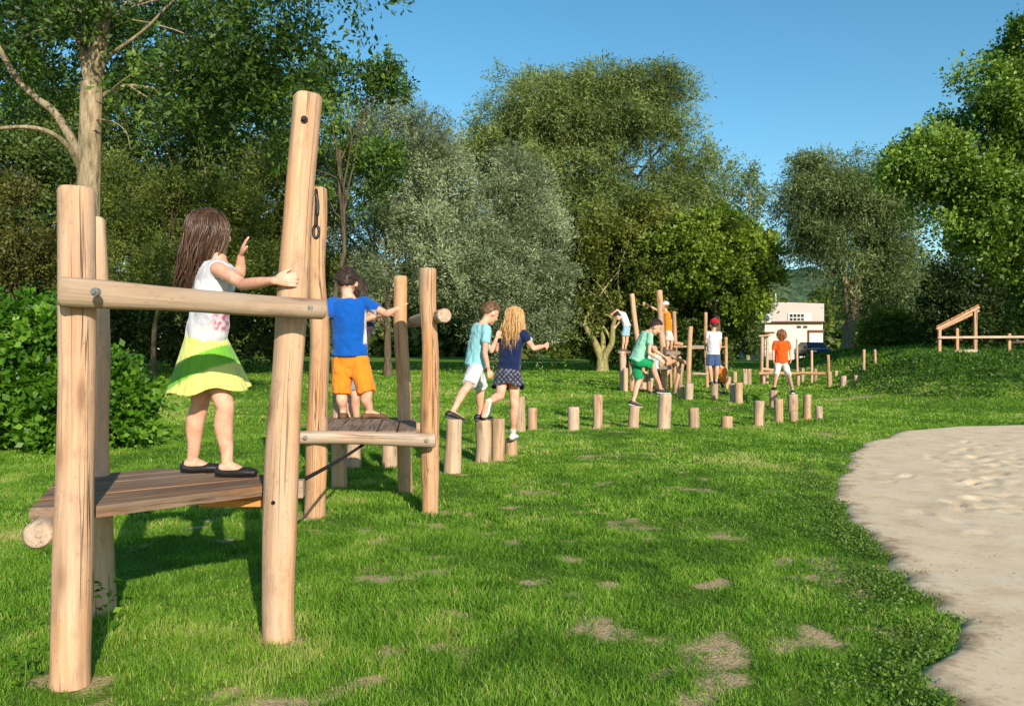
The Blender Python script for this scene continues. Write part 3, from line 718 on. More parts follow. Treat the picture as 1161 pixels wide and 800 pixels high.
def tree(name, label, cat, base, lobes, n_twig, per, leaf, asp, lmat, bark=None, trunk_r=0.2, trunk_h=None, seed=1, twig_len=0.7,
         up=0.3, droop=0.0, spread=0.18, gap=-0.25, gapf=0.7, shell=0.5, lump=0.22, group=None, tintc=0.47, tints=0.27, n_limb=22, extra=None, fork=None, leafdroop=0.0, lumpf=2.2, lean=(0, 0), outw=1.0, nb=0, br=.8, bf=.75):
    """lobes: (x,y,z,rx,ry,rz,weight) in metres relative to base"""
    rs = np.random.RandomState(seed)
    base = np.asarray(base, float)
    root = thing(name, label, cat, base, group)
    Lb = np.array([l[:6] for l in lobes], float); w = np.array([l[6] if len(l) > 6 else l[3] * l[5] for l in lobes], float); w /= w.sum()
    pts = []; dirs = []
    need = n_twig if not nb else nb
    n_pts = need
    while need > 0:
        m = int(need * 2.2) + 50
        li = rs.choice(len(Lb), m, p=w)
        d = rs.normal(0, 1, (m, 3)); d /= np.linalg.norm(d, axis=1)[:, None]
        rr = rs.rand(m) ** (1 / 3.0); rr = shell * (0.72 + 0.28 * rs.rand(m) ** .6) + (1 - shell) * rr
        lb = Lb[li]
        p0 = lb[:, :3] + d * lb[:, 3:]
        nz = fbm(p0 / np.max(Lb[:, 3:]) * lumpf + seed * 3.1, 3)
        rr = rr * (1 + lump * nz * 1.6)
        p = lb[:, :3] + d * lb[:, 3:] * rr[:, None]
        g = vnoise(p * gapf + seed * 5.7) + 0.5 * vnoise(p * gapf * 2.3 + seed)
        ok = (g > gap) & (p[:, 2] > 0.05)
        pts.append(p[ok]); dirs.append((d * [1, 1, .8])[ok]); need -= ok.sum()
    pts = np.concatenate(pts)[:n_pts]; dirs = np.concatenate(dirs)[:n_pts]
    if nb:                                             # boughs: flattened clumps of twigs with air between them
        sel_ = rs.randint(0, nb, n_twig); rad_ = br * rs.uniform(.6, 1.35, nb)
        dd = rs.normal(0, 1, (n_twig, 3)); dd /= np.linalg.norm(dd, axis=1)[:, None]
        dd[:, 2] = np.where(rs.rand(n_twig) < .6, np.abs(dd[:, 2]), dd[:, 2])
        rr = rad_[sel_] * (.35 + .65 * rs.rand(n_twig) ** .6)
        p2 = pts[sel_] + dd * rr[:, None] * np.array([1, 1, bf])
        dirs = dd * .8 + dirs[sel_] * .5; dirs /= np.linalg.norm(dirs, axis=1)[:, None]
        btint = rs.normal(0, tints * .9, nb)[sel_]
        p2[:, 2] = np.maximum(p2[:, 2], .05); pts = p2
    else: btint = 0
    td = dirs * outw + np.array([0, 0, up]) + rs.normal(0, .45, (n_twig, 3)); td /= np.linalg.norm(td, axis=1)[:, None]
    tt = rs.rand(n_twig, per)
    Ln = twig_len * rs.uniform(.6, 1.25, n_twig)
    P0 = pts[:, None, :] + td[:, None, :] * (tt * Ln[:, None])[..., None]
    P0[..., 2] -= droop * (tt ** 2) * Ln[:, None]
    P0 += rs.normal(0, 1, P0.shape) * (spread * twig_len)
    ld = td[:, None, :] * .7 + rs.normal(0, .75, P0.shape) + np.array([0, 0, -droop * .9])
    cl = np.clip(tintc + btint + rs.normal(0, tints * .7, n_twig) + 0.25 * vnoise(pts * 0.5 + 3), 0, 1)
    tint = np.clip(cl[:, None] + rs.normal(0, .13, P0.shape[:2]), 0, 1)
    sz = leaf * rs.uniform(.5, 1.5, P0.shape[:2])
    V, Fq, ti = leaf_quads(P0.reshape(-1, 3), ld.reshape(-1, 3), sz.ravel(), asp, rs, tint.ravel(), droop=leafdroop)
    V[:, 2] = np.maximum(V[:, 2], 0.02)
    obj('crown', mk_mesh('crown', V, Fq, lmat, False, {'tint': ti}), root)
    if bark is not None:
        GV = GB(); th_ = trunk_h or (np.min(Lb[:, 2]) + .2 * np.max(Lb[:, 5]))
        topc = np.average(Lb[:, :3], axis=0, weights=w)
        stems = fork or [((lean[0], lean[1], 0.0), (topc[0] * .6, topc[1] * .6, th_ * 1.25), trunk_r)]
        paths = []
        for a, b_, r_ in stems:
            k = 14
            c = curve_between(a, b_, rs, 0, .05, k, (0, 0, 1.0))
            rad = r_ * (1 - .55 * np.linspace(0, 1, k)) * (1 + .06 * rs.normal(0, 1, k)); rad[0] *= 1.45; rad[1] *= 1.1
            GV.add(*tube_raw(c, rad, 11)); paths.append((c, rad))
        sel = rs.choice(n_twig, min(n_limb, n_twig), replace=False)
        for s_ in sel:
            c, rad = paths[rs.randint(len(paths))]
            k0 = rs.randint(len(c) // 2, len(c))
            tgt = pts[s_]
            if tgt[2] < c[k0][2] - 1.0 and droop < .5: continue
            cv = curve_between(c[k0], tgt, rs, .12, .07, 9, unit(np.array([0, 0, .8]) + unit(tgt - c[k0])))
            r0 = rad[k0] * rs.uniform(.35, .6)
            GV.add(*tube_raw(cv, np.linspace(r0, max(.012, r0 * .15), 9), 6))
        for e in (extra or []):
            cv = catmull(np.array(e[0], float), 5); GV.add(*tube_raw(cv, np.linspace(e[1], e[2], len(cv)), 8))
        obj('trunk', GV.mesh('trunk', bark), root)
    return root

def L3(a, b, c): return a, b, c
LM_ASH = leaf_mat('ash_leaves', S(44, 68, 24), S(74, 104, 36), S(110, 138, 54), 0.33)
LM_SILVER = leaf_mat('silver_willow_leaves', S(84, 98, 66), S(124, 138, 98), S(168, 178, 138), 0.22, 0.6)
LM_WILLOW = leaf_mat('willow_leaves', S(68, 88, 40), S(104, 122, 60), S(142, 156, 88), 0.28, 0.55)
LM_OLIVE = leaf_mat('olive_leaves', S(60, 74, 24), S(92, 106, 38), S(126, 134, 58), 0.28)
LM_MAPLE = leaf_mat('maple_leaves', S(66, 90, 24), S(104, 128, 38), S(146, 164, 66), 0.33)
LM_BRIGHT = leaf_mat('bright_leaves', S(64, 94, 26), S(104, 134, 44), S(148, 174, 80), 0.33)
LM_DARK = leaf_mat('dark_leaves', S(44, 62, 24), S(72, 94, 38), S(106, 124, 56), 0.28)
LM_MIX = leaf_mat('mixed_leaves', S(66, 82, 28), S(98, 114, 44), S(136, 144, 66), 0.30)
LM_BROWN = leaf_mat('brownish_leaves', S(66, 76, 28), S(98, 100, 44), S(130, 122, 58), 0.28)
LM_HEDGE = leaf_mat('hedge_leaves', S(54, 94, 20), S(88, 134, 32), S(132, 172, 58), 0.38, 0.45, 0.4)
LM_GREY = leaf_mat('grey_green_leaves', S(74, 92, 48), S(110, 128, 72), S(148, 162, 102), 0.28)

def at(px, Y):                                       # ground point below a photo column at depth Y
    x = (px - CX) / F_PX * Y
    return np.array([x, Y, tz(x, Y)])
def lob(px, py, Y, rpx, rpy, base, rd=None, w=None, dy=0.0):
    p = P(px, py, Y) - base
    rx = rpx / F_PX * Y; rz = rpy / F_PX * Y
    t = (p[0], p[1] + dy, p[2], rx, rd if rd else rx * .85, rz)
    return t + ((w,) if w else ())

def build_trees():
    # --- ash with bare lower limbs behind the hedge
    b = at(100, 13.0)
    def q(px, py, dy=0.0): p = P(px, py, 13.0 + dy); return p - b
    ex = [([q(100, 500), q(98, 380), q(99, 280), q(101, 200), q(104, 95)], .225, .17),
          ([q(104, 100), q(93, 50, .2), q(86, 0, .4), q(78, -80, .6), q(70, -200, .4)], .11, .04),
          ([q(104, 100), q(113, 60, -.2), q(119, 0, -.4), q(128, -90, -.3), q(150, -220, 0)], .145, .05),
          ([q(96, 185), q(82, 160, .3), q(62, 128, .5), q(41, 111, .5), q(18, 88, .4), q(0, 56, .3), q(-20, 20, .2)], .085, .035),
          ([q(94, 200), q(78, 168, -.4), q(54, 149, -.7), q(20, 144, -.8), q(-30, 150, -1)], .05, .022),
          ([q(106, 115), q(124, 104, .2), q(146, 97, .3), q(173, 100, .4), q(200, 104, .3), q(232, 118, .4), q(262, 134, .5)], .036, .006),
          ([q(110, 85), q(126, 62, -.2), q(147, 47, -.3), q(168, 30, -.4), q(196, 2, -.5), q(240, -30, -1)], .036, .014),
          ([q(173, 99, .8), q(205, 130, .9), q(225, 165, .8), q(235, 205, .7)], .02, .006), ([q(215, 108, .9), q(240, 140, .8), q(262, 165, .6), q(285, 168, .5)], .018, .006),
          ([q(105, 135), q(128, 138, -.4), q(143, 150, -.6), q(148, 170, -.6)], .014, .005),
          ([q(146, 97, .3), q(170, 112, .2), q(196, 120, .1), q(225, 140, .2), q(250, 150, .2)], .018, .005), ([q(124, 104, .2), q(150, 85, -.3), q(180, 78, -.4), q(215, 84, -.4), q(240, 96, -.4)], .02, .005),
          ([q(86, 0, .4), q(40, -10, 1), q(-20, 0, 1.5), q(-80, 10, 2)], .06, .02)]
    lb = [lob(240, -120, 14.5, 190, 110, b, 3.5, 1.4), lob(40, -130, 15, 170, 110, b, 3.0, 1.0), lob(292, 18, 12.7, 68, 34, b, 1.4, .75), lob(368, -4, 12.5, 40, 18, b, .9, .3),
          lob(225, 50, 13.6, 80, 44, b, 1.5, .7), lob(268, 112, 13.6, 50, 32, b, 1.1, .38), lob(215, 155, 14, 40, 26, b, .9, .14), lob(20, 40, 14.8, 66, 54, b, 1.5, .5),
          lob(150, 40, 15.0, 54, 54, b, 1.0, .3), lob(-90, 60, 13.2, 90, 90, b, 2.2, .5), lob(325, 62, 13, 30, 16, b, .6, .13), lob(418, 8, 12.4, 14, 8, b, .4, .05), lob(40, 120, 15.4, 54, 26, b, .8, .12), lob(100, 0, 14.6, 60, 40, b, .8, .25), lob(40, 30, 12.2, 44, 24, b, .5, .16), lob(190, 95, 12.3, 40, 18, b, .4, .12), lob(255, 75, 12.4, 60, 26, b, .6, .22), lob(300, 120, 12.8, 34, 22, b, .5, .12), lob(225, 160, 12.9, 30, 22, b, .4, .08), lob(60, -10, 12.2, 50, 20, b, .5, .12), lob(150, 10, 12.2, 40, 22, b, .5, .12)]
    tree('ash_tree', 'tall ash with pale grey trunk and bare lower limbs rising behind the hedge', 'tree', b, lb, 2150, 25, .100, .42, LM_ASH, M_BARK, .22, 7.5, 11, .42,
         .05, .35, .22, -.2, .8, .5, .25, tintc=.36, extra=ex, n_limb=18, fork=[(q(104, 100), q(108, 20), .06)], nb=150, br=.5, bf=.7)
    BG = 'trees and tall shrubs behind the lawn'
    def bush(name, label, cat, Y, px, lobs, mat, n, per, leaf, asp, seed, **kw):
        b = at(px, Y)
        kw.setdefault('group', BG)
        return tree(name, label, cat, b, [lob(l[0], l[1], Y + (l[4] if len(l) > 4 else 0), l[2], l[3], b) for l in lobs], n, per, leaf, asp, mat, seed=seed, **kw)
    # --- left background
    bush('oak_tree', 'dark green tree behind the ash trunk, reaching above the photo edge', 'tree', 40, 30, [(30, 90, 105, 95), (-60, 150, 80, 105), (100, 190, 70, 90), (20, 300, 100, 80)], LM_DARK, 2800, 24, .19, .6, 21, bark=M_BARKD, trunk_r=.35, twig_len=.8, nb=110, br=1.1)
    bush('oak_tree', 'dark bushy tree over the brown haired girl, filling the gap beneath the ash canopy', 'tree', 38, 215, [(215, 90, 75, 70), (250, 160, 80, 70), (170, 180, 60, 70), (220, 280, 90, 90)], LM_DARK, 2700, 24, .18, .6, 22, bark=M_BARKD, trunk_r=.35, twig_len=.8, nb=110, br=1.0)
    bush('sallow_shrub', 'brownish green tall shrub between the ash trunk and the photo edge', 'shrub', 27, 20, [(10, 265, 60, 60), (55, 240, 38, 48), (-60, 260, 70, 80), (30, 345, 70, 50)], LM_BROWN, 2200, 26, .11, .45, 23, bark=M_BARKD, trunk_r=.12, twig_len=.55, nb=90, br=.55)
    bush('sallow_shrub', 'light olive shrub with feathery twigs directly behind the girl in the skirt', 'shrub', 26, 175, [(165, 235, 48, 52), (215, 255, 48, 58), (265, 225, 42, 52), (140, 300, 34, 44), (235, 310, 72, 44)], LM_MIX, 3000, 28, .105, .32, 24, bark=M_BARKD, trunk_r=.10, twig_len=.6, up=.4, shell=.7, nb=120, br=.5, tintc=.55)
    bush('sallow_shrub', 'olive shrub filling the gap between the tallest post and the silver willow', 'shrub', 29, 330, [(325, 215, 40, 66), (350, 290, 44, 70), (300, 310, 44, 52)], LM_MIX, 2000, 26, .12, .4, 25, bark=M_BARKD, trunk_r=.10, twig_len=.6, nb=80, br=.55)
    bush('ash_sapling', 'slender bright leafed tree showing its top above the silver willow', 'tree', 25, 385, [(385, 115, 46, 32), (440, 105, 20, 22), (345, 150, 36, 46), (405, 190, 46, 56), (370, 95, 22, 18)], LM_ASH, 620, 22, .14, .45, 26, bark=M_BARKD, trunk_r=.1, twig_len=.5, nb=60, br=.42, tintc=.6, trunk_h=6, n_limb=7)
    bush('shade_thicket', 'dark low thicket added to fill the deep shade behind the girl in the skirt', 'shrub', 33, 200, [(110, 370, 60, 34), (200, 372, 70, 32), (290, 370, 60, 36), (20, 365, 60, 40), (-60, 360, 60, 50)], LM_DARK, 2600, 24, .15, .6, 28, bark=M_BARKD, trunk_r=.08, twig_len=.6, tintc=.3)  # dark understorey added to fill the shaded hollow below the trees
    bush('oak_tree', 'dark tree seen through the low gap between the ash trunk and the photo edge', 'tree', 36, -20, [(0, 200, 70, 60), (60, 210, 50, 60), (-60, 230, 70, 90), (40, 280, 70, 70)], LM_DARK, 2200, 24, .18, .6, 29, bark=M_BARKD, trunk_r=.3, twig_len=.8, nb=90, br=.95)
    # --- silver willows
    bush('silver_willow', 'broad silvery grey willow bush, the wider of the two pale ones', 'tree', 30, 440, [(440, 200, 62, 62), (400, 250, 52, 72), (490, 250, 52, 76), (440, 320, 88, 72), (430, 150, 34, 28), (480, 175, 30, 34), (390, 340, 54, 54), (515, 330, 44, 64)], LM_SILVER, 5400, 30, .14, .24, 31, bark=M_BARKD, trunk_r=.16, twig_len=.75, up=.6, shell=.75, spread=.13, tintc=.5, n_limb=30, nb=150, br=.62, bf=1.1)
    bush('silver_willow', 'narrower silvery grey willow bush standing before the biggest willow', 'tree', 31.5, 582, [(580, 240, 40, 54), (560, 290, 46, 68), (600, 300, 38, 74), (575, 350, 56, 50), (590, 205, 20, 20)], LM_SILVER, 3200, 30, .135, .24, 32, bark=M_BARKD, trunk_r=.14, twig_len=.75, up=.6, shell=.75, spread=.13, tintc=.42, nb=90, br=.6, bf=1.1)
    # --- the big willow
    bush('white_willow', 'biggest willow with a huge rounded olive crown against the sky', 'tree', 47, 690, [(640, 140, 74, 46), (718, 136, 66, 44), (572, 165, 38, 40), (765, 150, 40, 42), (678, 100, 60, 18), (620, 205, 66, 42), (710, 210, 80, 50), (775, 200, 30, 34), (548, 158, 20, 26), (670, 280, 105, 60), (748, 106, 26, 16), (606, 112, 30, 16), (798, 150, 16, 24), (735, 172, 54, 46)], LM_WILLOW, 9600, 32, .215, .23, 33, bark=M_BARKD, trunk_r=.6, trunk_h=9, twig_len=1.2, up=.15, droop=.5, shell=.5, spread=.14, gap=-.5, gapf=.42, lump=.2, tintc=.5, n_limb=40, lumpf=3.2, nb=260, br=1.15, fork=[((0, 0, 0), (-2.5, 0, 10), .5), ((.3, 0, 0), (2.0, .5, 10), .5), ((0, .3, 1), (.2, 1, 11), .4)])
    # --- olive thicket and maple
    b = at(682, 34)
    bush('field_maple', 'yellowish olive round tree with a pale forked trunk', 'tree', 34, 682, [(690, 290, 54, 44), (650, 320, 36, 52), (735, 290, 36, 40), (665, 270, 28, 28), (715, 340, 44, 30), (635, 370, 24, 26), (725, 250, 24, 14)], LM_OLIVE, 3600, 28, .13, .55, 34, bark=M_BARKL, trunk_r=.2, twig_len=.55, shell=.6, tintc=.5, lump=.28, nb=120, br=.6,
         fork=[((0, 0, 0), tuple(P(662, 366, 33.0) - b), .2), ((.1, 0, 0), tuple(P(698, 358, 33.2) - b), .18), ((.05, 0, .2), tuple(P(682, 345, 33.6) - b), .16)])
    bush('sycamore', 'bright green dense tree beside the pale building', 'tree', 33, 812, [(800, 295, 46, 40), (842, 298, 28, 34), (775, 345, 36, 34, 2.5), (815, 345, 30, 34, 2.0), (742, 325, 28, 34, 1.5), (812, 258, 30, 15), (854, 282, 18, 18), (770, 280, 28, 20), (838, 335, 20, 22, .5), (860, 310, 12, 16)], LM_MAPLE, 3300, 28, .14, .75, 35, bark=M_BARKD, trunk_r=.18, twig_len=.5, shell=.75, tintc=.5, lump=.3, up=.05, nb=85, br=.72, bf=.6)
    bush('shade_bush', 'dark low bush standing in for shade behind the climbing frame with tilted pole', 'shrub', 35, 730, [(730, 378, 44, 34), (785, 378, 40, 34), (690, 388, 28, 22), (830, 385, 26, 26)], LM_DARK, 1700, 24, .13, .6, 36, twig_len=.5, bark=M_BARKD, trunk_r=.06)  # dark foliage added for the deep shade beneath the sycamore
    for i, (px, tp, w_) in enumerate([(806, 176, 13), (822, 190, 15), (848, 186, 14), (783, 205, 12)]):
        Y = 62 + 1.5 * i
        bush('poplar_tree', ['wispy thin poplar top just right of the biggest willow', 'sparse grey green poplar between two wispier ones', 'farthest wispy poplar standing over the bright green sycamore', 'small poplar half hidden by the biggest willow'][i], 'tree', Y, px,
             [(px, tp + 40, w_, 44), (px - 5, tp + 85, w_ * 1.6, 50), (px + 6, tp + 140, w_ * 1.8, 60)], LM_GREY, 480, 18, .24, .4, 40 + i, twig_len=1.2, up=1.2, bark=M_BARKL, trunk_r=.13, gap=-.05, shell=.3, trunk_h=11, group='wispy poplars in the distance')
    # --- right willow with leaning trunk
    b = at(960, 47)
    q = lambda px, py, dy=0: P(px, py, 47 + dy) - b
    bush('crack_willow', 'dark feathery willow with thick leaning trunk by the pale building', 'tree', 47, 960, [(940, 225, 46, 40), (985, 225, 42, 38), (902, 225, 24, 28), (1000, 262, 28, 34), (918, 268, 28, 26), (1012, 305, 22, 34), (950, 195, 34, 16), (985, 322, 28, 26), (962, 270, 36, 36)], LM_GREY, 3900, 30, .22, .22, 51, bark=M_BARK, trunk_r=.3, twig_len=1.15, up=.05, droop=.65, shell=.5, spread=.14, gap=-.4, gapf=.5, tintc=.42, lump=.28, lumpf=3, nb=105, br=.95,
         fork=[(q(958, 416), q(972, 330), .48), (q(970, 352), q(945, 290, -.5), .24), (q(970, 350), q(1000, 270, .5), .26), (q(970, 352), q(972, 250), .25)], n_limb=34)
    bush('grey_sallow', 'grey green shrub between the leaning willow trunk and the timber frame', 'shrub', 51, 1030, [(1036, 325, 22, 30), (1012, 358, 30, 38), (1055, 350, 26, 44)], LM_GREY, 2000, 24, .17, .3, 52, bark=M_BARKD, trunk_r=.12, twig_len=.75, up=.4, tintc=.4, nb=80, br=.7)
    bush('dogwood_shrub', 'bright low green shrub at the foot of the leaning willow', 'shrub', 43, 1005, [(995, 375, 18, 24), (1018, 378, 18, 24), (1038, 386, 20, 18), (985, 355, 10, 16)], LM_MAPLE, 900, 24, .13, .55, 53, twig_len=.45, bark=M_BARKD, trunk_r=.05, tintc=.6)
    # --- right foreground tree (crown reaches out of the frame)
    bush('lime_tree', 'sunlit bright green tree over the timber frame at the photo edge', 'tree', 27, 1185, [(1160, 130, 66, 50), (1115, 165, 52, 42), (1070, 190, 42, 30), (1185, 220, 80, 60), (1110, 235, 56, 40), (1230, 120, 80, 80), (1150, 80, 40, 20), (1040, 180, 24, 16), (1160, 290, 24, 30), (1130, 270, 34, 30), (1205, 345, 44, 40), (1240, 300, 80, 70), (1200, 60, 60, 36), (1075, 225, 40, 36), (1030, 195, 16, 14)], LM_BRIGHT, 5600, 32, .125, .7, 54, bark=M_BARKD, trunk_r=.35, trunk_h=6, twig_len=.5, shell=.75, up=-.05, droop=.25, gap=-.35, gapf=.75, tintc=.56, lump=.3, lumpf=3.5, n_limb=34, nb=130, br=.8, bf=.75, spread=.3)
    bush('shade_shrubs', 'dark shrub mass added as shade under the lime, behind the timber frame', 'shrub', 38, 1120, [(1115, 320, 52, 58), (1170, 330, 52, 62), (1080, 360, 34, 44), (1130, 380, 84, 34), (1220, 340, 52, 72)], LM_DARK, 2600, 24, .17, .5, 55, bark=M_BARKD, trunk_r=.2, twig_len=.7, tintc=.25)  # dark leaves added to stand for the lime's shaded interior
    # --- hedge in front of the ash
    for i, (x, y, h, r, n, lab) in enumerate([(-5.62, 10.1, 1.85, .95, 1500, 'leafy bright green bush touching the nearest left post, tapering toward the lawn'), (-6.75, 9.9, 2.05, 1.0, 1500, 'taller leafy green bush at the photo edge behind the nearest post'), (-8.1, 9.7, 2.0, 1.0, 700, 'green bush mostly outside the frame beside the taller leafy bush')]):
        bb = np.array([x, y, tz(x, y)])
        tree('hornbeam_bush', lab, 'bush', bb, [(0, 0, h * .42, r, .8, h * .40), (-.2, .1, h * .66, r * .8, .7, h * .26), (.35, -.2, h * .28, r * .7, .6, h * .28)], int(n * .8), 20, .085, .7, LM_HEDGE, M_BARKD, .035, 1.0, 60 + i, .22, .25, .15, .2, -.3, 1.8, .8, .3, nb=75, br=.26, bf=.8, group='leafy bushes in front of the ash', tintc=.5, tints=.22, n_limb=40)
    # --- far filler wood
    rs = np.random.RandomState(3)
    Vs = []; Fs = []; Ts = []; off = 0
    for k in range(150):
        x = rs.uniform(-85, 95); y = rs.uniform(74, 92)
        pxx = CX + x / y * F_PX
        if 868 < pxx < 935: y += 45
        h = rs.uniform(4.5, 8.0) if 600 < pxx < 1100 else rs.uniform(6, 10)
        m = 420
        d = rs.normal(0, 1, (m, 3)); d /= np.linalg.norm(d, axis=1)[:, None]
        p = np.array([x, y, tz(x, y) + h * .5]) + d * np.array([3.4, 2.5, h * .55]) * (1 + .25 * fbm(d * 2 + k, 2))[:, None]
        V, Fq, ti = leaf_quads(p, rs.normal(0, 1, (m, 3)), np.full(m, .9), .7, rs, np.clip(.4 + rs.normal(0, .2, m), 0, 1))
        Vs.append(V); Fs.append(Fq + off); Ts.append(ti); off += len(V)
    o = obj('far_wood', mk_mesh('far_wood', np.concatenate(Vs), np.concatenate(Fs), LM_MIX, False, {'tint': np.concatenate(Ts)}))
    tag(o, 'distant band of mixed trees closing the view behind the park', 'woodland', kind='stuff')
    # --- forested far hill
    xs = np.linspace(-120, 420, 200); ys = np.linspace(235, 420, 40)
    Xg, Yg = np.meshgrid(xs, ys)
    Zg = 33 * np.exp(-((Xg - 95) / 150) ** 2) * sstep(235, 290, Yg) + 2.5 * fbm(np.stack([Xg * .12, Yg * .12, Xg * 0], -1), 3) - 1.0
    V = np.stack([Xg, Yg, Zg], -1).reshape(-1, 3); nx = len(xs)
    Fq = np.array([(j * nx + i, j * nx + i + 1, (j + 1) * nx + i + 1, (j + 1) * nx + i) for j in range(len(ys) - 1) for i in range(nx - 1)])
    m, nt = newmat('far_forest'); b_ = NB(nt)
    co = b_.n('ShaderNodeTexCoord').outputs['Object']
    c = b_.ramp(b_.noise(co, .35, 5, .7), [(.35, S(34, 52, 40)), (.65, S(78, 98, 70))])
    b_.out(b_.bsdf(c, .95, .05, b_.bump(b_.noise(co, .3, 4), 1.0, 2.0)))
    o = obj('hill', mk_mesh('hill', V, Fq, m)); o['kind'] = 'structure'
# ------------------------------------------------------------------ ground
PATCH = [(545, 608, .16), (645, 637, .13), (655, 707, .15), (705, 716, .11), (800, 660, .15), (812, 608, .2), (812, 722, .17), (800, 745, .16), (815, 770, .15), (430, 782, .13), (440, 652, .14),
         (680, 662, .12), (915, 727, .12), (890, 635, .14), (640, 668, .1), (575, 655, .12), (520, 705, .1), (480, 645, .1), (330, 790, .15), (760, 795, .18), (600, 560, .25), (585, 488, .3), (640, 488, .28), (700, 489, .25), (940, 448, .8), (960, 452, .7), (90, 790, .12), (950, 660, .14), (740, 610, .15)]
PG = np.array([[*G(p[0], p[1])[:2], p[2]] for p in PATCH])
SP_ = np.array([[*G(a, b_)[:2], r] for a, b_, r in [(82, 779, .13), (315, 726, .13), (115, 695, .11), (356, 584, .14), (487, 583, .12), (460, 559, .11)] + [(q[0], q[1], .15) for q in [(512, 536), (547, 524), (564, 522), (580, 517), (590, 489), (604, 487), (651, 487), (677, 485), (719, 486), (754, 486), (787, 485), (825, 485), (860, 483), (883, 478), (900, 477), (915, 475), (928, 475)]]])
def bare(x, y):
    x = np.asarray(x, float); y = np.asarray(y, float)
    wx = x + .16 * vnoise(np.stack([x * 4, y * 4, x * 0], -1)) + .05 * vnoise(np.stack([x * 15, y * 15, x * 0 + 2], -1)); wy = y + .16 * vnoise(np.stack([x * 4, y * 4, x * 0 + 8], -1)) + .05 * vnoise(np.stack([x * 15, y * 15, x * 0 + 5], -1))
    b = np.zeros(np.shape(x))
    for px, py, r in np.concatenate([PG, SP_]):
        d = np.hypot((wx - px) / 1.2, wy - py) / (r * 1.08)
        b = np.maximum(b, 1.0 - 1.0 * sstep(.1, 1.25, d))
    n = fbm(np.stack([x * 1.1, y * 1.1, x * 0 + 6], -1), 4)
    b = np.maximum(b, .6 * sstep(.30, .55, n))
    n2 = fbm(np.stack([x * 6, y * 6, x * 0 + 16], -1), 3); n3 = fbm(np.stack([x * .9, y * .9, x * 0 + 26], -1), 2)
    b = np.maximum(b, .7 * sstep(.18, .45, n2) * sstep(-.05, .25, n3))
    b = b * (.84 + .55 * vnoise(np.stack([x * 21, y * 21, x * 0], -1)))
    b = np.clip(b, 0, 1)
    return b

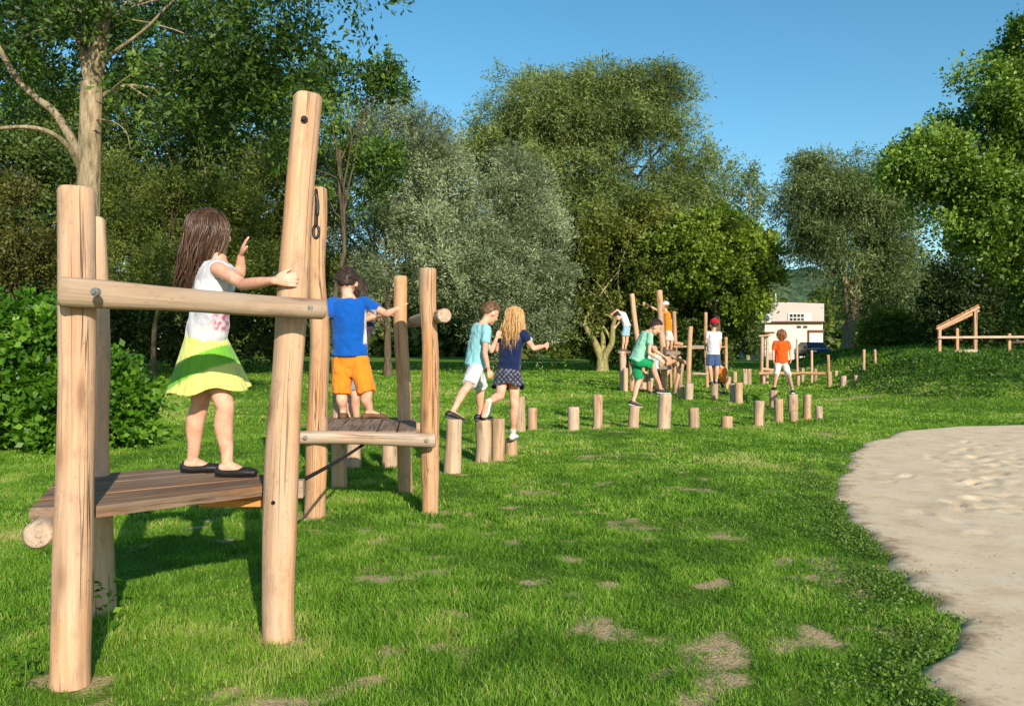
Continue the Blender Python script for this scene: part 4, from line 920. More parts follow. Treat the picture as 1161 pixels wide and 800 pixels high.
def build_ground():
    xs = np.concatenate([[-400, -250, -150, -100, -70, -50, -40, -32, -26, -22, -18, -15], np.arange(-12.5, 15, .1), [15.5, 16, 17, 18, 19, 20, 22, 24, 26, 30, 35, 40, 50, 70, 100, 150, 250, 450]])
    ys = np.concatenate([[-60, -30, -15, -8, -4, -2], np.arange(-1, 16, .1), np.arange(16, 46, .5), [48, 52, 58, 66, 76, 90, 120, 160, 240, 400, 700]])
    X, Y = np.meshgrid(xs, ys)
    Z = terrain(X, Y)
    ins = sstep(0.0, .12, X - sand_x(Y)) * (Y < 13.5)
    Z = Z + .012 * fbm(np.stack([X * 5, Y * 5, X * 0], -1), 3) * (np.hypot(X, Y) < 20) - .05 * ins
    Bv = bare(X, Y) * (Y < 20)
    V = np.stack([X, Y, Z], -1).reshape(-1, 3); nx = len(xs)
    I = np.arange(len(ys) - 1)[:, None] * nx + np.arange(nx - 1)[None]
    Fq = np.stack([I, I + 1, I + nx + 1, I + nx], -1).reshape(-1, 4)
    m, nt = newmat('lawn_soil'); b = NB(nt)
    co = b.n('ShaderNodeTexCoord').outputs['Object']
    n1 = b.noise(co, 60, 5, .65); n2 = b.noise(co, 2.2, 4); n3 = b.noise(co, .5, 3)
    g = b.ramp(n1, [(.3, S(70, 92, 28)), (.55, S(100, 132, 40)), (.75, S(128, 154, 62))])
    g = b.mix(b.math('MULTIPLY', b.ramp(n2, [(.4, G1(0)), (.7, G1(1))]), .35), g, S(110, 112, 52))
    g = b.mix(b.math('MULTIPLY', b.ramp(n3, [(.4, G1(0)), (.65, G1(1))]), .3), g, S(52, 80, 24))
    d = b.ramp(b.noise(co, 90, 5, .7), [(.3, S(136, 114, 80)), (.6, S(200, 176, 134)), (.8, S(216, 196, 158))])
    bf = b.math('ADD', b.attr('bare'), b.math('MULTIPLY_ADD', n1, .5, -.25), clamp=True)
    c = b.mix(b.ramp(bf, [(.3, G1(0)), (.6, G1(1))]), g, d)
    b.out(b.bsdf(c, .95, .1, b.bump(n1, .8, .02)))
    o = obj('lawn', mk_mesh('lawn', V, Fq, m, True, {'bare': Bv.ravel()})); o['kind'] = 'structure'
    # ---- sand
    ys = np.concatenate([np.arange(-3, 2, .25), np.arange(2, 13.42, .06)])
    us = np.concatenate([np.linspace(0, 1, 12) ** 1.3 * .6, .6 + np.linspace(0, 1, 300)[1:] ** 1.35 * 24])
    Xb = sand_x(ys)[:, None] - .03 + us[None] ; Yb = np.repeat(ys[:, None], len(us), 1)
    rs = np.random.RandomState(5)
    Zs = .012 + .007 * fbm(np.stack([Xb * 2.5, Yb * 2.5, Xb * 0], -1), 4)
    ch = sstep(.6, 2.2, Xb - sand_x(Yb, False))
    Zs = Zs + ch * .007 * fbm(np.stack([Xb * 8, Yb * 8, Xb * 0 + 4], -1), 3) * sstep(3, 6, Yb)
    fp = []
    for k in range(170):                                           # footprints
        y = rs.uniform(4, 13); x = float(np.interp(y, SAND_B[:, 0], SAND_B[:, 1])) + rs.uniform(.5, 6.5)
        if k < 90:
            p = G(rs.uniform(1080, 1165), rs.uniform(498, 585)); x, y = p[0], p[1]
        a = rs.uniform(0, PI); fp.append((x, y, a))
    for x, y, a in fp:
        dx = Xb - x; dy = Yb - y
        u = dx * math.cos(a) + dy * math.sin(a); v = -dx * math.sin(a) + dy * math.cos(a)
        d2 = (u / .10) ** 2 + (v / .05) ** 2
        Zs = Zs - .015 * np.exp(-d2) + .006 * np.exp(-((np.sqrt(d2) - 1.5) / .4) ** 2)
    edge = sstep(.0, .10, us)[None]
    Zs = Zs * (0.2 + .8 * edge) + .006 - .035 * (1 - edge) + tz(0, 5)
    V = np.stack([Xb, Yb, Zs], -1).reshape(-1, 3); nx = len(us)
    I = np.arange(len(ys) - 1)[:, None] * nx + np.arange(nx - 1)[None]
    Fq = np.stack([I, I + 1, I + nx + 1, I + nx], -1).reshape(-1, 4)
    m, nt = newmat('pale_sand'); b = NB(nt)
    co = b.n('ShaderNodeTexCoord').outputs['Object']
    n1 = b.noise(co, 220, 4, .7); n2 = b.noise(co, 3, 5, .6); n3 = b.noise(co, 28, 4, .6)
    c = b.ramp(n2, [(.3, S(216, 188, 152)), (.5, S(234, 208, 172)), (.72, S(238, 218, 188))])
    c = b.mix(b.math('MULTIPLY', b.ramp(n1, [(.3, G1(1)), (.6, G1(0))]), .25), c, S(160, 136, 110))
    c = b.mix(b.math('MULTIPLY', b.ramp(n3, [(.56, G1(0)), (.70, G1(1))]), .3), c, S(140, 116, 92))
    dirt = b.ramp(b.math('SUBTRACT', b.attr('ed'), b.math('MULTIPLY', n3, .5)), [(.0, G1(1)), (.25, G1(0))])
    c = b.mix(b.math('MULTIPLY', b.math('MULTIPLY', dirt, b.ramp(b.noise(co, 5, 4, .6), [(.42, G1(0)), (.62, G1(1))])), .75), c, S(138, 110, 78))
    b.out(b.bsdf(c, .95, .1, b.bump(b.math('ADD', n1, b.math('MULTIPLY', n3, .6)), .55, .008)))
    o = obj('sand', mk_mesh('sand', V, Fq, m, True, {'ed': np.broadcast_to(np.clip(us / .5, 0, 1)[None], Xb.shape).ravel()})); o['kind'] = 'structure'
    # pebbles strewn on the sand edge
    GV = []; GF = []; off = 0
    for k in range(160):
        y = rs.uniform(2, 12) if k % 2 else rs.uniform(2, 5); x = float(sand_x(np.array([y]))[0]) + abs(rs.normal(.1, .5)) + .03
        r = rs.uniform(.003, .009)
        V, Fp = ell_geo((x, y, .012 + tz(0, 5) + r * .3), unit(rs.normal(0, 1, 3)), [0, 1, 0], [0, 0, 1], r, r * .8, r * .55, 6, 4)
        GV.append(V); GF += [tuple(i + off for i in f) for f in Fp]; off += len(V)
    o = obj('gravel', mk_mesh('gravel', np.concatenate(GV), GF, plain_mat('pebble', S(150, 130, 110), .9, .2, 0, .6, 40)))
    tag(o, 'scattered small pebbles along the edge of the sand', 'gravel', kind='stuff')

def build_grass():
    rs = np.random.RandomState(11)
    C = []; H = []; W = []; Tn = []
    bands = [(1.9, 3.4, 19000, .036, .0028), (3.4, 5.5, 12500, .036, .0038), (5.5, 8.5, 5000, .036, .0062), (8.5, 13, 2200, .038, .010), (13, 20, 900, .042, .017), (20, 32, 260, .055, .034), (32, 46, 60, .06, .07)]
    for y0, y1, den, h, w in bands:
        ym = y1; xl = -.72 * ym - .4; xr = .72 * ym + .4
        n = int(den * (y1 - y0) * (xr - xl))
        y = rs.uniform(y0, y1, n); x = rs.uniform(xl, xr, n)
        k = (np.abs(x) < .71 * y + .4)
        x, y = x[k], y[k]
        sd = x - sand_x(y)
        k = (sd < rs.normal(-.01, .035, len(x)) + np.where(rs.rand(len(x)) < .25, np.abs(rs.normal(0, .10, len(x))), 0) * np.clip(vnoise(np.stack([x * 3, y * 3, x * 0 + 7], -1)) * 2 + .6, 0, 1.5))
        x, y, sd = x[k], y[k], sd[k]
        b = bare(x, y) * (y < 20)
        cl = fbm(np.stack([x * 2.3, y * 2.3, x * 0 + 2], -1), 3)
        fine = vnoise(np.stack([x * 11, y * 11, x * 0], -1))
        k = rs.rand(len(x)) < np.clip(1 - 1.0 * b, 0.04, 1) * (.85 + .4 * cl)
        x, y, b, cl, fine, sd = x[k], y[k], b[k], cl[k], fine[k], sd[k]
        hill = sstep(.2, .5, terrain(x, y) - .024 * np.maximum(y - 14, 0)) * (x > 5)
        hh = h * rs.uniform(.5, 1.25, len(x)) * (1 + .75 * cl + .35 * fine) * (1 - .5 * b) * (1 + 1.7 * hill * (1 + .6 * cl))
        C.append(np.stack([x, y, terrain(x, y) + .012 * fbm(np.stack([x * 5, y * 5, x * 0], -1), 3) - .004], -1))
        H.append(hh); W.append(w * rs.uniform(.7, 1.3, len(x)))
        big = fbm(np.stack([x * .6, y * .6, x * 0 + 9], -1), 3)
        Tn.append(np.clip(.48 + .45 * big + .38 * cl + rs.normal(0, .16, len(x)) + .45 * b * rs.rand(len(x)) - .55 * hill - .2 * np.clip(1 + sd / .35, 0, 1) + (rs.rand(len(x)) < .06) * .45 + .24 * vnoise(np.stack([x * 6.5, y * 6.5, x * 0 + 3], -1)), 0, 1))
    C = np.concatenate(C); H = np.concatenate(H); W = np.concatenate(W); Tn = np.concatenate(Tn)
    N = len(C)
    a = rs.uniform(0, 2 * PI, N); bend = rs.uniform(.15, .95, N) * H
    la = rs.uniform(0, 2 * PI, N)
    U = np.stack([np.cos(a), np.sin(a), np.zeros(N)], -1); D = np.stack([np.cos(la), np.sin(la), np.zeros(N)], -1)
    hz = np.array([0, 0, 1.0])
    V = np.empty((N, 5, 3))
    V[:, 0] = C - U * (W * .5)[:, None]; V[:, 1] = C + U * (W * .5)[:, None]
    m = C + D * (bend * .3)[:, None] + hz * (H * .6)[:, None]
    V[:, 2] = m + U * (W * .42)[:, None]; V[:, 3] = m - U * (W * .42)[:, None]
    V[:, 4] = C + D * bend[:, None] + hz * (H * .92)[:, None]
    me = bpy.data.meshes.new('grass')
    me.vertices.add(N * 5); me.vertices.foreach_set('co', V.astype(np.float32).ravel())
    i0 = np.arange(N)[:, None] * 5
    li = np.concatenate([i0 + np.array([[0, 1, 2, 3]]), i0 + np.array([[3, 2, 4]])], 1).ravel().astype(np.int32)
    ls = (np.arange(N)[:, None] * 7 + np.array([[0, 4]])).ravel().astype(np.int32)
    me.loops.add(N * 7); me.loops.foreach_set('vertex_index', li)
    me.polygons.add(N * 2); me.polygons.foreach_set('loop_start', ls)
    me.update(calc_edges=True)
    t = me.attributes.new('tint', 'FLOAT', 'POINT'); t.data.foreach_set('value', np.repeat(Tn, 5).astype(np.float32))
    m_, nt = newmat('grass_blades'); b = NB(nt)
    col = b.ramp(b.attr('tint'), [(0, S(66, 100, 28)), (.3, S(96, 140, 38)), (.62, S(126, 168, 50)), (.86, S(154, 182, 70)), (1, S(196, 190, 120))])
    hs = b.n('ShaderNodeHueSaturation', ins={'Color': col, 'Saturation': 1.05, 'Value': 1.4}).outputs[0]
    p = b.bsdf(col, .55, .3); tr = b.n('ShaderNodeBsdfTranslucent', ins={'Color': hs}).outputs[0]
    b.out(b.n('ShaderNodeMixShader', ins={0: .45, 1: p, 2: tr}).outputs[0])
    me.materials.append(m_)
    o = obj('grass', me); tag(o, 'short bright green mown grass covering the play lawn', 'grass', kind='stuff')
    print('grass blades', N)
    # ---- weeds: clover along the sand, coarse growth on the mound
    n = 26000
    y = np.concatenate([rs.uniform(2.3, 9, 9000), rs.uniform(15.5, 30, n - 9000)])
    x = np.where(np.arange(n) < 9000, sand_x(y) - np.abs(rs.normal(.03, .14, n)) * (1 + .08 * y), rs.uniform(6.2, 24, n))
    gq = fbm(np.stack([x * 2.2, y * 2.2, x * 0 + 1], -1), 2)
    hill = terrain(x, y) - .024 * np.maximum(y - 14, 0)
    k = np.where(np.arange(n) < 9000, (gq > -.05) & (rs.rand(n) < .55), (hill > .12) & (gq > -.28))
    x, y, near = x[k], y[k], (np.arange(n) < 9000)[k]
    reps = 5
    x = np.repeat(x, reps); y = np.repeat(y, reps); near = np.repeat(near, reps); M = len(x)
    sp = np.where(near, .025, .13)
    x = x + rs.normal(0, 1, M) * sp; y = y + rs.normal(0, 1, M) * sp
    z = terrain(x, y) + np.where(near, rs.uniform(.012, .036, M), rs.uniform(.02, .14, M))
    d = np.stack([rs.normal(0, 1, M), rs.normal(0, 1, M), rs.uniform(.0, .8, M)], -1)
    V, Fq, ti = leaf_quads(np.stack([x, y, z], -1), d, np.where(near, .014, .065) * rs.uniform(.6, 1.3, M), .8, rs, np.clip(np.where(near, .62, .25) + rs.normal(0, .2, M), 0, 1))
    LMW = leaf_mat('weed_leaves', S(56, 84, 28), S(86, 118, 40), S(124, 150, 62), .35)
    o = obj('weeds', mk_mesh('weeds', V, Fq, LMW, False, {'tint': ti})); tag(o, 'dark clover and coarse weeds along the sand and over the mound', 'weeds', kind='stuff')
    # ---- two recognisable broad leaved weeds by the nearest post
    for (px, py, Hh, nl, lab) in [(28, 782, .17, 16, 'broad leaved dock weed in front of the nearest left post'), (122, 722, .26, 26, 'taller straggly weed growing between the two left posts of the nearest frame')]:
        g = G(px, py); r_ = thing('dock_plant', lab, 'weed', g, 'broad leaved weeds by the posts')
        Cn = []; Dn = []; Sz = []
        for k in range(nl):
            a_ = rs.uniform(0, 2 * PI); hgt = Hh * rs.rand()
            Cn.append([.02 * math.cos(a_), .02 * math.sin(a_), hgt]); Dn.append([math.cos(a_), math.sin(a_), rs.uniform(.1, .7)]); Sz.append(rs.uniform(.025, .06))
        V, Fq, ti = leaf_quads(np.array(Cn), np.array(Dn), np.array(Sz), .5, rs, np.clip(.6 + rs.normal(0, .2, nl), 0, 1), nrm=np.tile([0, 0, 1.0], (nl, 1)), droop=.25)
        obj('foliage', mk_mesh('foliage', V, Fq, LM_HEDGE, False, {'tint': ti}), r_)
        Vt, Ft = tube_raw(np.array([[0, 0, -.01], [.005, 0, Hh * .5], [0, .01, Hh]]), [.004, .003, .0015], 5)
        obj('stem', mk_mesh('stem', Vt, Ft, LM_HEDGE, True, {'tint': np.full(len(Vt), .6)}), r_)

# ------------------------------------------------------------------ timber
def clip_poly(poly, nrm, d):
    out = []
    for i in range(len(poly)):
        a, b = poly[i], poly[(i + 1) % len(poly)]
        da, db = np.dot(a, nrm) - d, np.dot(b, nrm) - d
        if da <= 0: out.append(a)
        if da * db < 0: out.append(a + (b - a) * (da / (da - db)))
    return out
def deck_geo(gb, poly, along, pw, gap, ztop, th, seed=0, zfun=None):
    rs = np.random.RandomState(seed)
    poly = [np.array(p, float) for p in poly]; al = unit(np.array(along, float)); ac = np.array([-al[1], al[0]])
    v = [np.dot(p, ac) for p in poly]; k = min(v)
    while k < max(v) - .02:
        pp = clip_poly(poly, -ac, -(k + gap / 2)); pp = clip_poly(pp, ac, k + pw - gap / 2) if len(pp) > 2 else pp
        if len(pp) > 2:
            zt = ztop + rs.uniform(-.003, .003); so = rs.rand(3) * 40; n = len(pp); c = np.mean(pp, axis=0)
            V = [[*(c + (p - c) * .985), zt] for p in pp] + [[*p, zt - .006] for p in pp] + [[*p, zt - th] for p in pp]
            if zfun: V = [[a, b_, z + zfun(a, b_)] for a, b_, z in V]
            F = [tuple(range(n)), tuple(range(2 * n, 3 * n))[::-1]]
            for l in (0, n):
                F += [(l + i, l + n + i, l + n + (i + 1) % n, l + (i + 1) % n) for i in range(n)]
            A = [[np.dot(q[:2], ac) + so[0], q[2] + so[1], np.dot(q[:2], al) + so[2]] for q in map(np.array, V)]
            gb.add(V, F, A)
        k += pw
def part_log(name, p0, p1, r0, r1, mat, parent, seed, origin, **kw):
    gb = GB(); gb.add(*log_geo(p0, p1, r0, r1, seed, **kw)); return obj(name, gb.mesh(name, mat, origin), parent)
def bolt(parent, c, d, origin, r=.014, mat=None):
    gb = GB(); c = np.asarray(c, float); d = unit(d)
    gb.add(*cyl_geo(c - d * .01, c + d * .004, r * 1.5, 16)); gb.add(*cyl_geo(c, c + d * .014, r, 6))
    return obj('bolt', gb.mesh('bolt', mat or M_BOLT, origin, False), parent)

X_, Y_, Z_ = np.array([1., 0, 0]), np.array([0, 1., 0]), np.array([0, 0, 1.])
def build_frame_near():
    o = np.array([-1.45, 3.3, 0.0]); r = thing('climbing_platform', 'nearest timber platform with one very tall post, carrying the girl in the lime skirt', 'climbing frame', o, 'timber play platforms')
    a0 = G(82, 779); a0[2] = -.05; a1 = P(88, 214, 2.87)
    A = part_log('post', a0, a1, .067, .062, M_POST, r, 1, o, wob=.055, bend=-.012)
    b0 = G(315, 726); b0[2] = -.05; b1 = P(348, 108, 3.34)
    Bp = part_log('post', b0, b1, .068, .063, M_POST, r, 2, o, wob=.05, bend=.03)
    c0 = G(115, 695); c0[2] = -.05; c1 = P(103, 247, 3.68)
    part_log('post', c0, c1, .064, .058, M_POST, r, 3, o, wob=.05)
    gb = GB(); poly = [(-1.765, 2.90), (-1.53, 2.935), (-1.02, 3.42), (-1.13, 3.70), (-1.72, 3.88), (-2.05, 3.58)]
    deck_geo(gb, poly, np.array([.6, .47]), .145, .008, .635, .042, 1)
    obj('deck', gb.mesh('deck', M_DECK, o, False), r)
    R = part_log('rail', P(66, 328, 2.745), P(369, 351, 3.22), .048, .043, M_RAIL, r, 5, o, wob=.06, bend=.012, n=26)
    bolt(R, P(108, 331, 2.71), [-.2, -1, .1], o, .010, M_ZINC); bolt(R, P(351, 349, 3.165), [-.2, -1, .1], o, .010, M_ZINC)
    part_log('support_log', (-1.665, 2.80, .548), (-1.99, 3.78, .548), .050, .048, M_RAIL, r, 6, o)
    gb = GB(); gb.add(*box_geo((-1.20, 3.475, .562), X_, Y_, Z_, .165, .035, .030, .004, 3))
    obj('support_beam', gb.mesh('support_beam', M_FRESH, o, False), r)
    gb = GB(); gb.add(*box_geo((-1.0, 3.60, .585), [1, .12, 0], [-.12, 1, 0], [0, 0, 1], .055, .03, .04, .004, 4)); obj('support_beam', gb.mesh('support_beam', M_RAIL, o, False), r)
    # bolts in the tall post
    bt = P(345, 135, 3.34 - .064); bolt(Bp, bt, [.02, -1, .05], o, .009)
    bolt(Bp, P(311, 569, 3.33 - .066), [-.1, -1, 0], o, .009)
    # hanging strap on the tall post
    s0 = P(358.5, 224, 3.31); sp = thing('strap', 'black rubber strap with a metal loop hanging on the tallest post', 'strap', s0)
    gb = GB()
    gb.add(*sweep([[0, 0, .03], [.005, -.012, -.02], [.004, -.014, -.07], [.002, -.012, -.12]], [(.012, .007), (.015, .008), (.013, .008), (.012, .008)], n=10, sub=4))
    gb.add(*sweep([[.004, -.02, .01], [.012, -.022, -.03], [.010, -.022, -.075]], [.008, .007, .008], n=8))
    obj('band', gb.mesh('band', M_BLACK), sp)
    th = np.linspace(0, 2 * PI, 18); ring = [[.003 + .012 * math.cos(t), -.014, -.145 + .026 * math.sin(t)] for t in th]
    V, Fq = tube_raw(np.array(ring), [.0065] * 18, 8); obj('shackle', mk_mesh('shackle', V, Fq, M_BLACK), sp)

def build_frame_mid():
    o = np.array([-1.1, 6.4, 0]); r = thing('climbing_platform', 'second timber platform of brown planks, where the boy in orange shorts stands', 'climbing frame', o, 'timber play platforms')
    d0 = G(356.5, 584); d0[2] = -.05
    part_log('post', d0, P(360, 213, 5.92), .080, .070, M_POST, r, 11, o, wob=.05)
    e0 = G(487, 583); e0[2] = -.05
    E = part_log('post', e0, P(486, 304, 5.95), .070, .064, M_POST, r, 12, o, wob=.07)
    f0 = G(460, 559); f0[2] = -.05
    part_log('post', f0, P(453.5, 313, 6.86), .064, .058, M_POST, r, 13, o, wob=.05)
    g0 = G(385, 554); g0[2] = -.05
    part_log('post', g0, P(388, 380, 7.08), .066, .060, M_POST, r, 14, o)
    gb = GB(); deck_geo(gb, [(-1.52, 5.86), (-.70, 5.86), (-.86, 7.1), (-1.66, 7.18)], np.array([-.12, 1.0]), .148, .012, .625, .045, 2)
    obj('deck', gb.mesh('deck', M_DECK, o, False), r)
    R = part_log('front_log', P(337, 496, 5.80), P(494, 499, 5.80), .052, .050, M_RAIL, r, 15, o, wob=.04)
    bolt(R, P(346, 496, 5.745), [0, -1, 0], o, .011, M_ZINC); bolt(R, P(484, 499, 5.745), [0, -1, 0], o, .011, M_ZINC)
    part_log('support_log', (-1.72, 7.10, .545), (-.80, 7.02, .545), .05, .05, M_RAIL, r, 17, o)
    part_log('rail', P(503.5, 358.5, 5.80), P(468, 364, 7.0), .052, .05, M_RAIL, r, 16, o, wob=.04)
    # rope between the two platforms
    p0 = P(333, 549, 3.75); p1 = P(414, 502, 6.2)
    rp = thing('rope', 'dark rope strung low between the two timber platforms', 'rope', (p0 + p1) / 2)
    t = np.linspace(0, 1, 24)[:, None]; C = p0 + (p1 - p0) * t - np.array([0, 0, .012]) * (4 * t * (1 - t))
    V, Fq = tube_raw(C - (p0 + p1) / 2, [.011] * 24, 8); obj('cord', mk_mesh('cord', V, Fq, M_ROPE), rp)
    V, Fq = ell_geo(p0 - (p0 + p1) / 2, [1, 0, 0], [0, 1, 0], [0, 0, 1], .022, .022, .022); obj('knot', mk_mesh('knot', V, Fq, M_ROPE), rp)

STUMPS = [
 (512, 536, 475, 19, 516, 'tall leaning stump under the rear foot of the boy in cyan shirt'),
 (547, 524, 475, 18.5, 547, 'thick tall stump under the front foot of the boy in cyan shirt'),
 (564, 522, 474, 13.5, 564, 'slim tall stump squeezed in beside the one under the boy in cyan'),
 (580.5, 517, 497, 14.5, 580.5, 'short stump under the white shoe of the long haired blond girl'),
 (402, 531, 484, 16, 402, 'shaded stump behind the second platform, below the hidden dark haired child'),
 (441, 529, 484, 16, 441, 'sunlit stump seen under the planks of the second platform'),
 (590, 489, 449, 12, 589, 'tall stump just beyond the blond girl, next to a shorter wide one'),
 (604, 487, 462, 12, 604, 'low wide stump beside the tall one beyond the blond girl'),
 (651, 487, 461, 12.5, 651, 'lone short stump on worn ground, first of the row after the girl'),
 (677, 485, 447, 11, 677, 'tall narrow stump standing between two short ones in the row'),
 (719, 486, 460, 12.5, 719, 'short stump under the rear foot of the boy in green shorts'),
 (754, 486, 446, 14, 754.5, 'big tall stump under the front foot of the boy in green shorts'),
 (787, 485.5, 462, 12, 786.5, 'short stump just beyond the big one the green boy steps onto'),
 (825, 485, 471.5, 12, 825, 'shortest stump of the row, barely rising from the grass'),
 (859.5, 483, 454, 11, 861, 'leaning stump that starts the cluster below the girl in orange'),
 (883, 478.5, 452, 10, 883, 'stump standing in front of the girl in orange, beside the leaning one'),
 (900, 477.5, 466, 10.5, 900, 'low stump right in front of the tall one under the orange girl'),
 (915, 475.5, 447, 9, 915, 'tall slim stump to one side of the girl in orange'),
 (928.5, 475, 460, 8, 928.5, 'last small short stump at the end of the cluster by the mound'),
 (877, 462, 442, 9, 877, 'shaded rear stump under the dark shoe of the girl in orange'),
 (899, 467, 446.5, 10.5, 899, 'taller stump under the lifted heel of the girl in orange'),
 (781, 453, 434.5, 9, 781, 'stump at the foot of the slender post beside the climbing tangle'),
 (773, 452, 437, 7, 773, 'dark small stump half hidden by the one at the slender post'),
 (810, 453.5, 435, 8, 810, 'dark shaded stump under the boy with the red cap'),
 (838, 457.5, 433.5, 9, 838, 'sunlit wide stump of the close pair beside the red cap boy'),
 (830.5, 456.5, 434.5, 8, 830.5, 'shaded stump of the close pair beside the red cap boy'),
 (844, 436, 418, 5.5, 844, 'far stump, the shaded one of two standing together past the pair'),
 (849.5, 436, 418, 5, 849.5, 'far stump, the sunlit one of two standing together past the pair'),
 (833, 434, 421, 5, 833, 'far small stump peeping over the close pair'),
 (826, 437, 427, 6, 826, 'far low stump at the foot of the last slender post'),
 (940.5, 438, 421, 5.5, 940.5, 'far stump at the foot of a pole before the mound'),
 (910, 433, 417, 3.6, 910, 'far thin stump under the long low beam'),
 (924.5, 432, 418, 3.4, 924.5, 'far thin stump at the free end of the long low beam'),
 (956, 438, 426, 6.5, 956, 'far squat stump between the pole and the mound'),
 (970, 434, 425, 3.6, 970, 'far tiny stump close to the twin poles'),
 (948, 427, 420, 4, 948, 'far tiny stump behind the squat one'),
]
def build_stumps():
    for i, (px, pb, pt, w, ptx, lab) in enumerate(STUMPS):
        g = G(px, pb); Y = g[1]
        top = P(ptx, pt, Y); rr = w / F_PX * Y * .5
        gb = GB(); gb.add(*log_geo(g - np.array([0, 0, .08]), top, rr * 1.04, rr * .98, 100 + i, n=20, wob=.05, cham=.008 + .004 * (Y > 12)))
        o = obj('wooden_stump', gb.mesh('wooden_stump', M_STUMP, g), None, g)
        tag(o, lab, 'stump', 'wooden stepping stumps in the grass')

def build_frame_far():
    Y = 22.5; o = at(745, Y); r = thing('climbing_tangle', 'tangle of upright and slanted logs with tilted pole, children climbing in it', 'climbing frame', o)
    px2m = Y / F_PX
    def post(x0, y0, x1, y1, w, sd, Yb=Y, mat=M_POST, nm='post', dY=0.0):
        a = P(x0, y0, Yb); 
        if y0 > 425: a[2] = tz(a[0], a[1]) - .05
        return part_log(nm, a, P(x1, y1, Yb + dY), w * Yb / F_PX * .5, w * Yb / F_PX * .46, mat, r, sd, o, n=16)
    post(706, 441, 706, 398, 8, 201, 22.2); post(709, 440, 709, 417, 6, 202, 21.9)
    post(716.5, 440, 716.5, 410, 7.5, 203, 22.0); post(730, 440, 730, 421, 11, 204, 22.4); post(738, 440, 738, 424, 8, 221, 22.3)
    post(733, 440, 716, 333, 6.2, 205, 22.6)
    post(753, 441, 747, 329, 7.4, 206, 21.8); post(765, 441, 764, 353, 5.2, 207, 22.9); post(760, 441, 760.5, 362, 4, 222, 23.3)
    post(780.5, 450, 783, 370, 6, 208, 20.6); post(802, 436, 800, 354, 4.2, 209, 23.6); post(824, 438, 823, 382, 4, 210, 23.0)
    post(751.5, 441, 751.5, 423, 11, 211, 22.1, M_FRESH)
    post(774, 440, 768, 410, 4.5, 212, 22.0); post(770, 442, 774, 412, 4, 213, 21.8); post(764, 441, 770, 418, 5, 225, 21.4)
    post(734, 404, 752, 415, 5, 214, 21.6, nm='slanted_log'); post(761, 403, 783, 414, 4.6, 215, 21.2, nm='slanted_log', dY=-.3); post(750, 415, 772, 405, 4.5, 226, 21.9, nm='slanted_log'); post(740, 428, 765, 412, 5, 227, 22.2, nm='slanted_log')
    post(767, 393, 803, 393, 2.8, 216, 23.2, M_RAIL, 'rail', .3); post(764, 389, 774, 391, 5, 228, 22.5, nm='rail')
    post(785, 423.5, 803, 424, 2.6, 217, 22.9, M_RAIL, 'rail'); post(783, 395, 823, 393, 2.0, 229, 22.4, M_RAIL, 'rail', .5)
    for c_, hx, hy, hz in ((P(753, 416.5, 21.7), 6.5, .22, .05), (P(758, 400, 22.6), 11, .3, .05), (P(707, 399, 22.3), 7, .16, .035)):
        gb = GB(); gb.add(*box_geo(c_, [1, 0, 0], [0, 1, 0], [0, 0, 1], hx * px2m, hy, hz, .01, int(hx))); obj('step_board', gb.mesh('step_board', M_DECK, o, False), r)
    # ---- low beam course behind the orange girl
    Y = 25.0; o = at(895, Y); r = thing('balance_beam', 'long low beam with two upright posts at one end, behind the girl in orange', 'balance beam', o)
    def pl(nm, x0, y0, x1, y1, w, sd, Yb=Y, mat=M_POST):
        a = P(x0, y0, Yb)
        if y0 > 428: a[2] = tz(a[0], a[1]) - .05
        part_log(nm, a, P(x1, y1, Yb), w * Yb / F_PX * .5, w * Yb / F_PX * .47, mat, r, sd, o, n=14)
    pl('post', 863.5, 431, 864, 382, 3.8, 231); pl('post', 869.5, 431, 870, 380, 3.6, 232, 25.3)
    pl('beam', 860, 423.5, 935, 423.5, 3.6, 233, 24.8); pl('beam', 861, 418, 878, 420, 4, 234, 25.2); pl('crossbar', 860, 381, 874, 380, 2.2, 235, 25.15)
    pl('leg', 866, 431, 866, 424, 4, 236, 24.9); pl('leg', 905, 431, 905, 424, 4, 237, 24.9)
    for i, (px, pb, pt, w, lab) in enumerate([(903.5, 431, 384, 2.6, 'thin upright pole rising behind the middle of the long low beam'), (920.3, 430, 397, 3, 'upright pole in front of the blue car by the pale building'), (939, 431, 402, 3.7, 'upright pole standing alone between the beam and the mound'), (979.5, 429, 396, 3.4, 'nearer of the twin poles beside the mound'), (992, 427, 396, 3.2, 'second of the twin poles, the one half sunk behind the mound')]):
        g = at(px, 26 if i < 3 else 23.5); Yb = g[1]
        gb = GB(); gb.add(*log_geo(g - [0, 0, .05], P(px, pt, Yb), w * Yb / F_PX * .5, w * Yb / F_PX * .46, 240 + i, n=14))
        oo = obj('wooden_pole', gb.mesh('wooden_pole', M_POST, g), None, g); tag(oo, lab, 'pole', 'slender poles near the mound')
    # ---- timber lean-to on the mound
    Y = 23.5; o = at(1100, Y); r = thing('timber_frame', 'pale timber shelter frame with slanting roof on top of the mound', 'play shelter', o)
    gz_ = lambda x, y: tz(x, y) - .05
    def bx(nm, a, b, w, sd, mat=M_POST):
        a = np.asarray(a, float); b = np.asarray(b, float); d = unit(b - a); u, v = perp(d)
        gb = GB(); gb.add(*box_geo((a + b) / 2, d, u, v, np.linalg.norm(b - a) / 2, w / 2, w / 2, .008, sd)); obj(nm, gb.mesh(nm, mat, o, False), r)
    def up(px, pt, Yb, sd, w=.085): 
        t = P(px, pt, Yb); bx('post', [t[0], t[1], gz_(t[0], t[1])], t, w, sd)
    up(1065, 372, 23.5, 1); up(1105.5, 350, 23.5, 2, .095); up(1085, 372, 24.7, 3); up(1117, 352, 24.8, 4, .1) if False else None
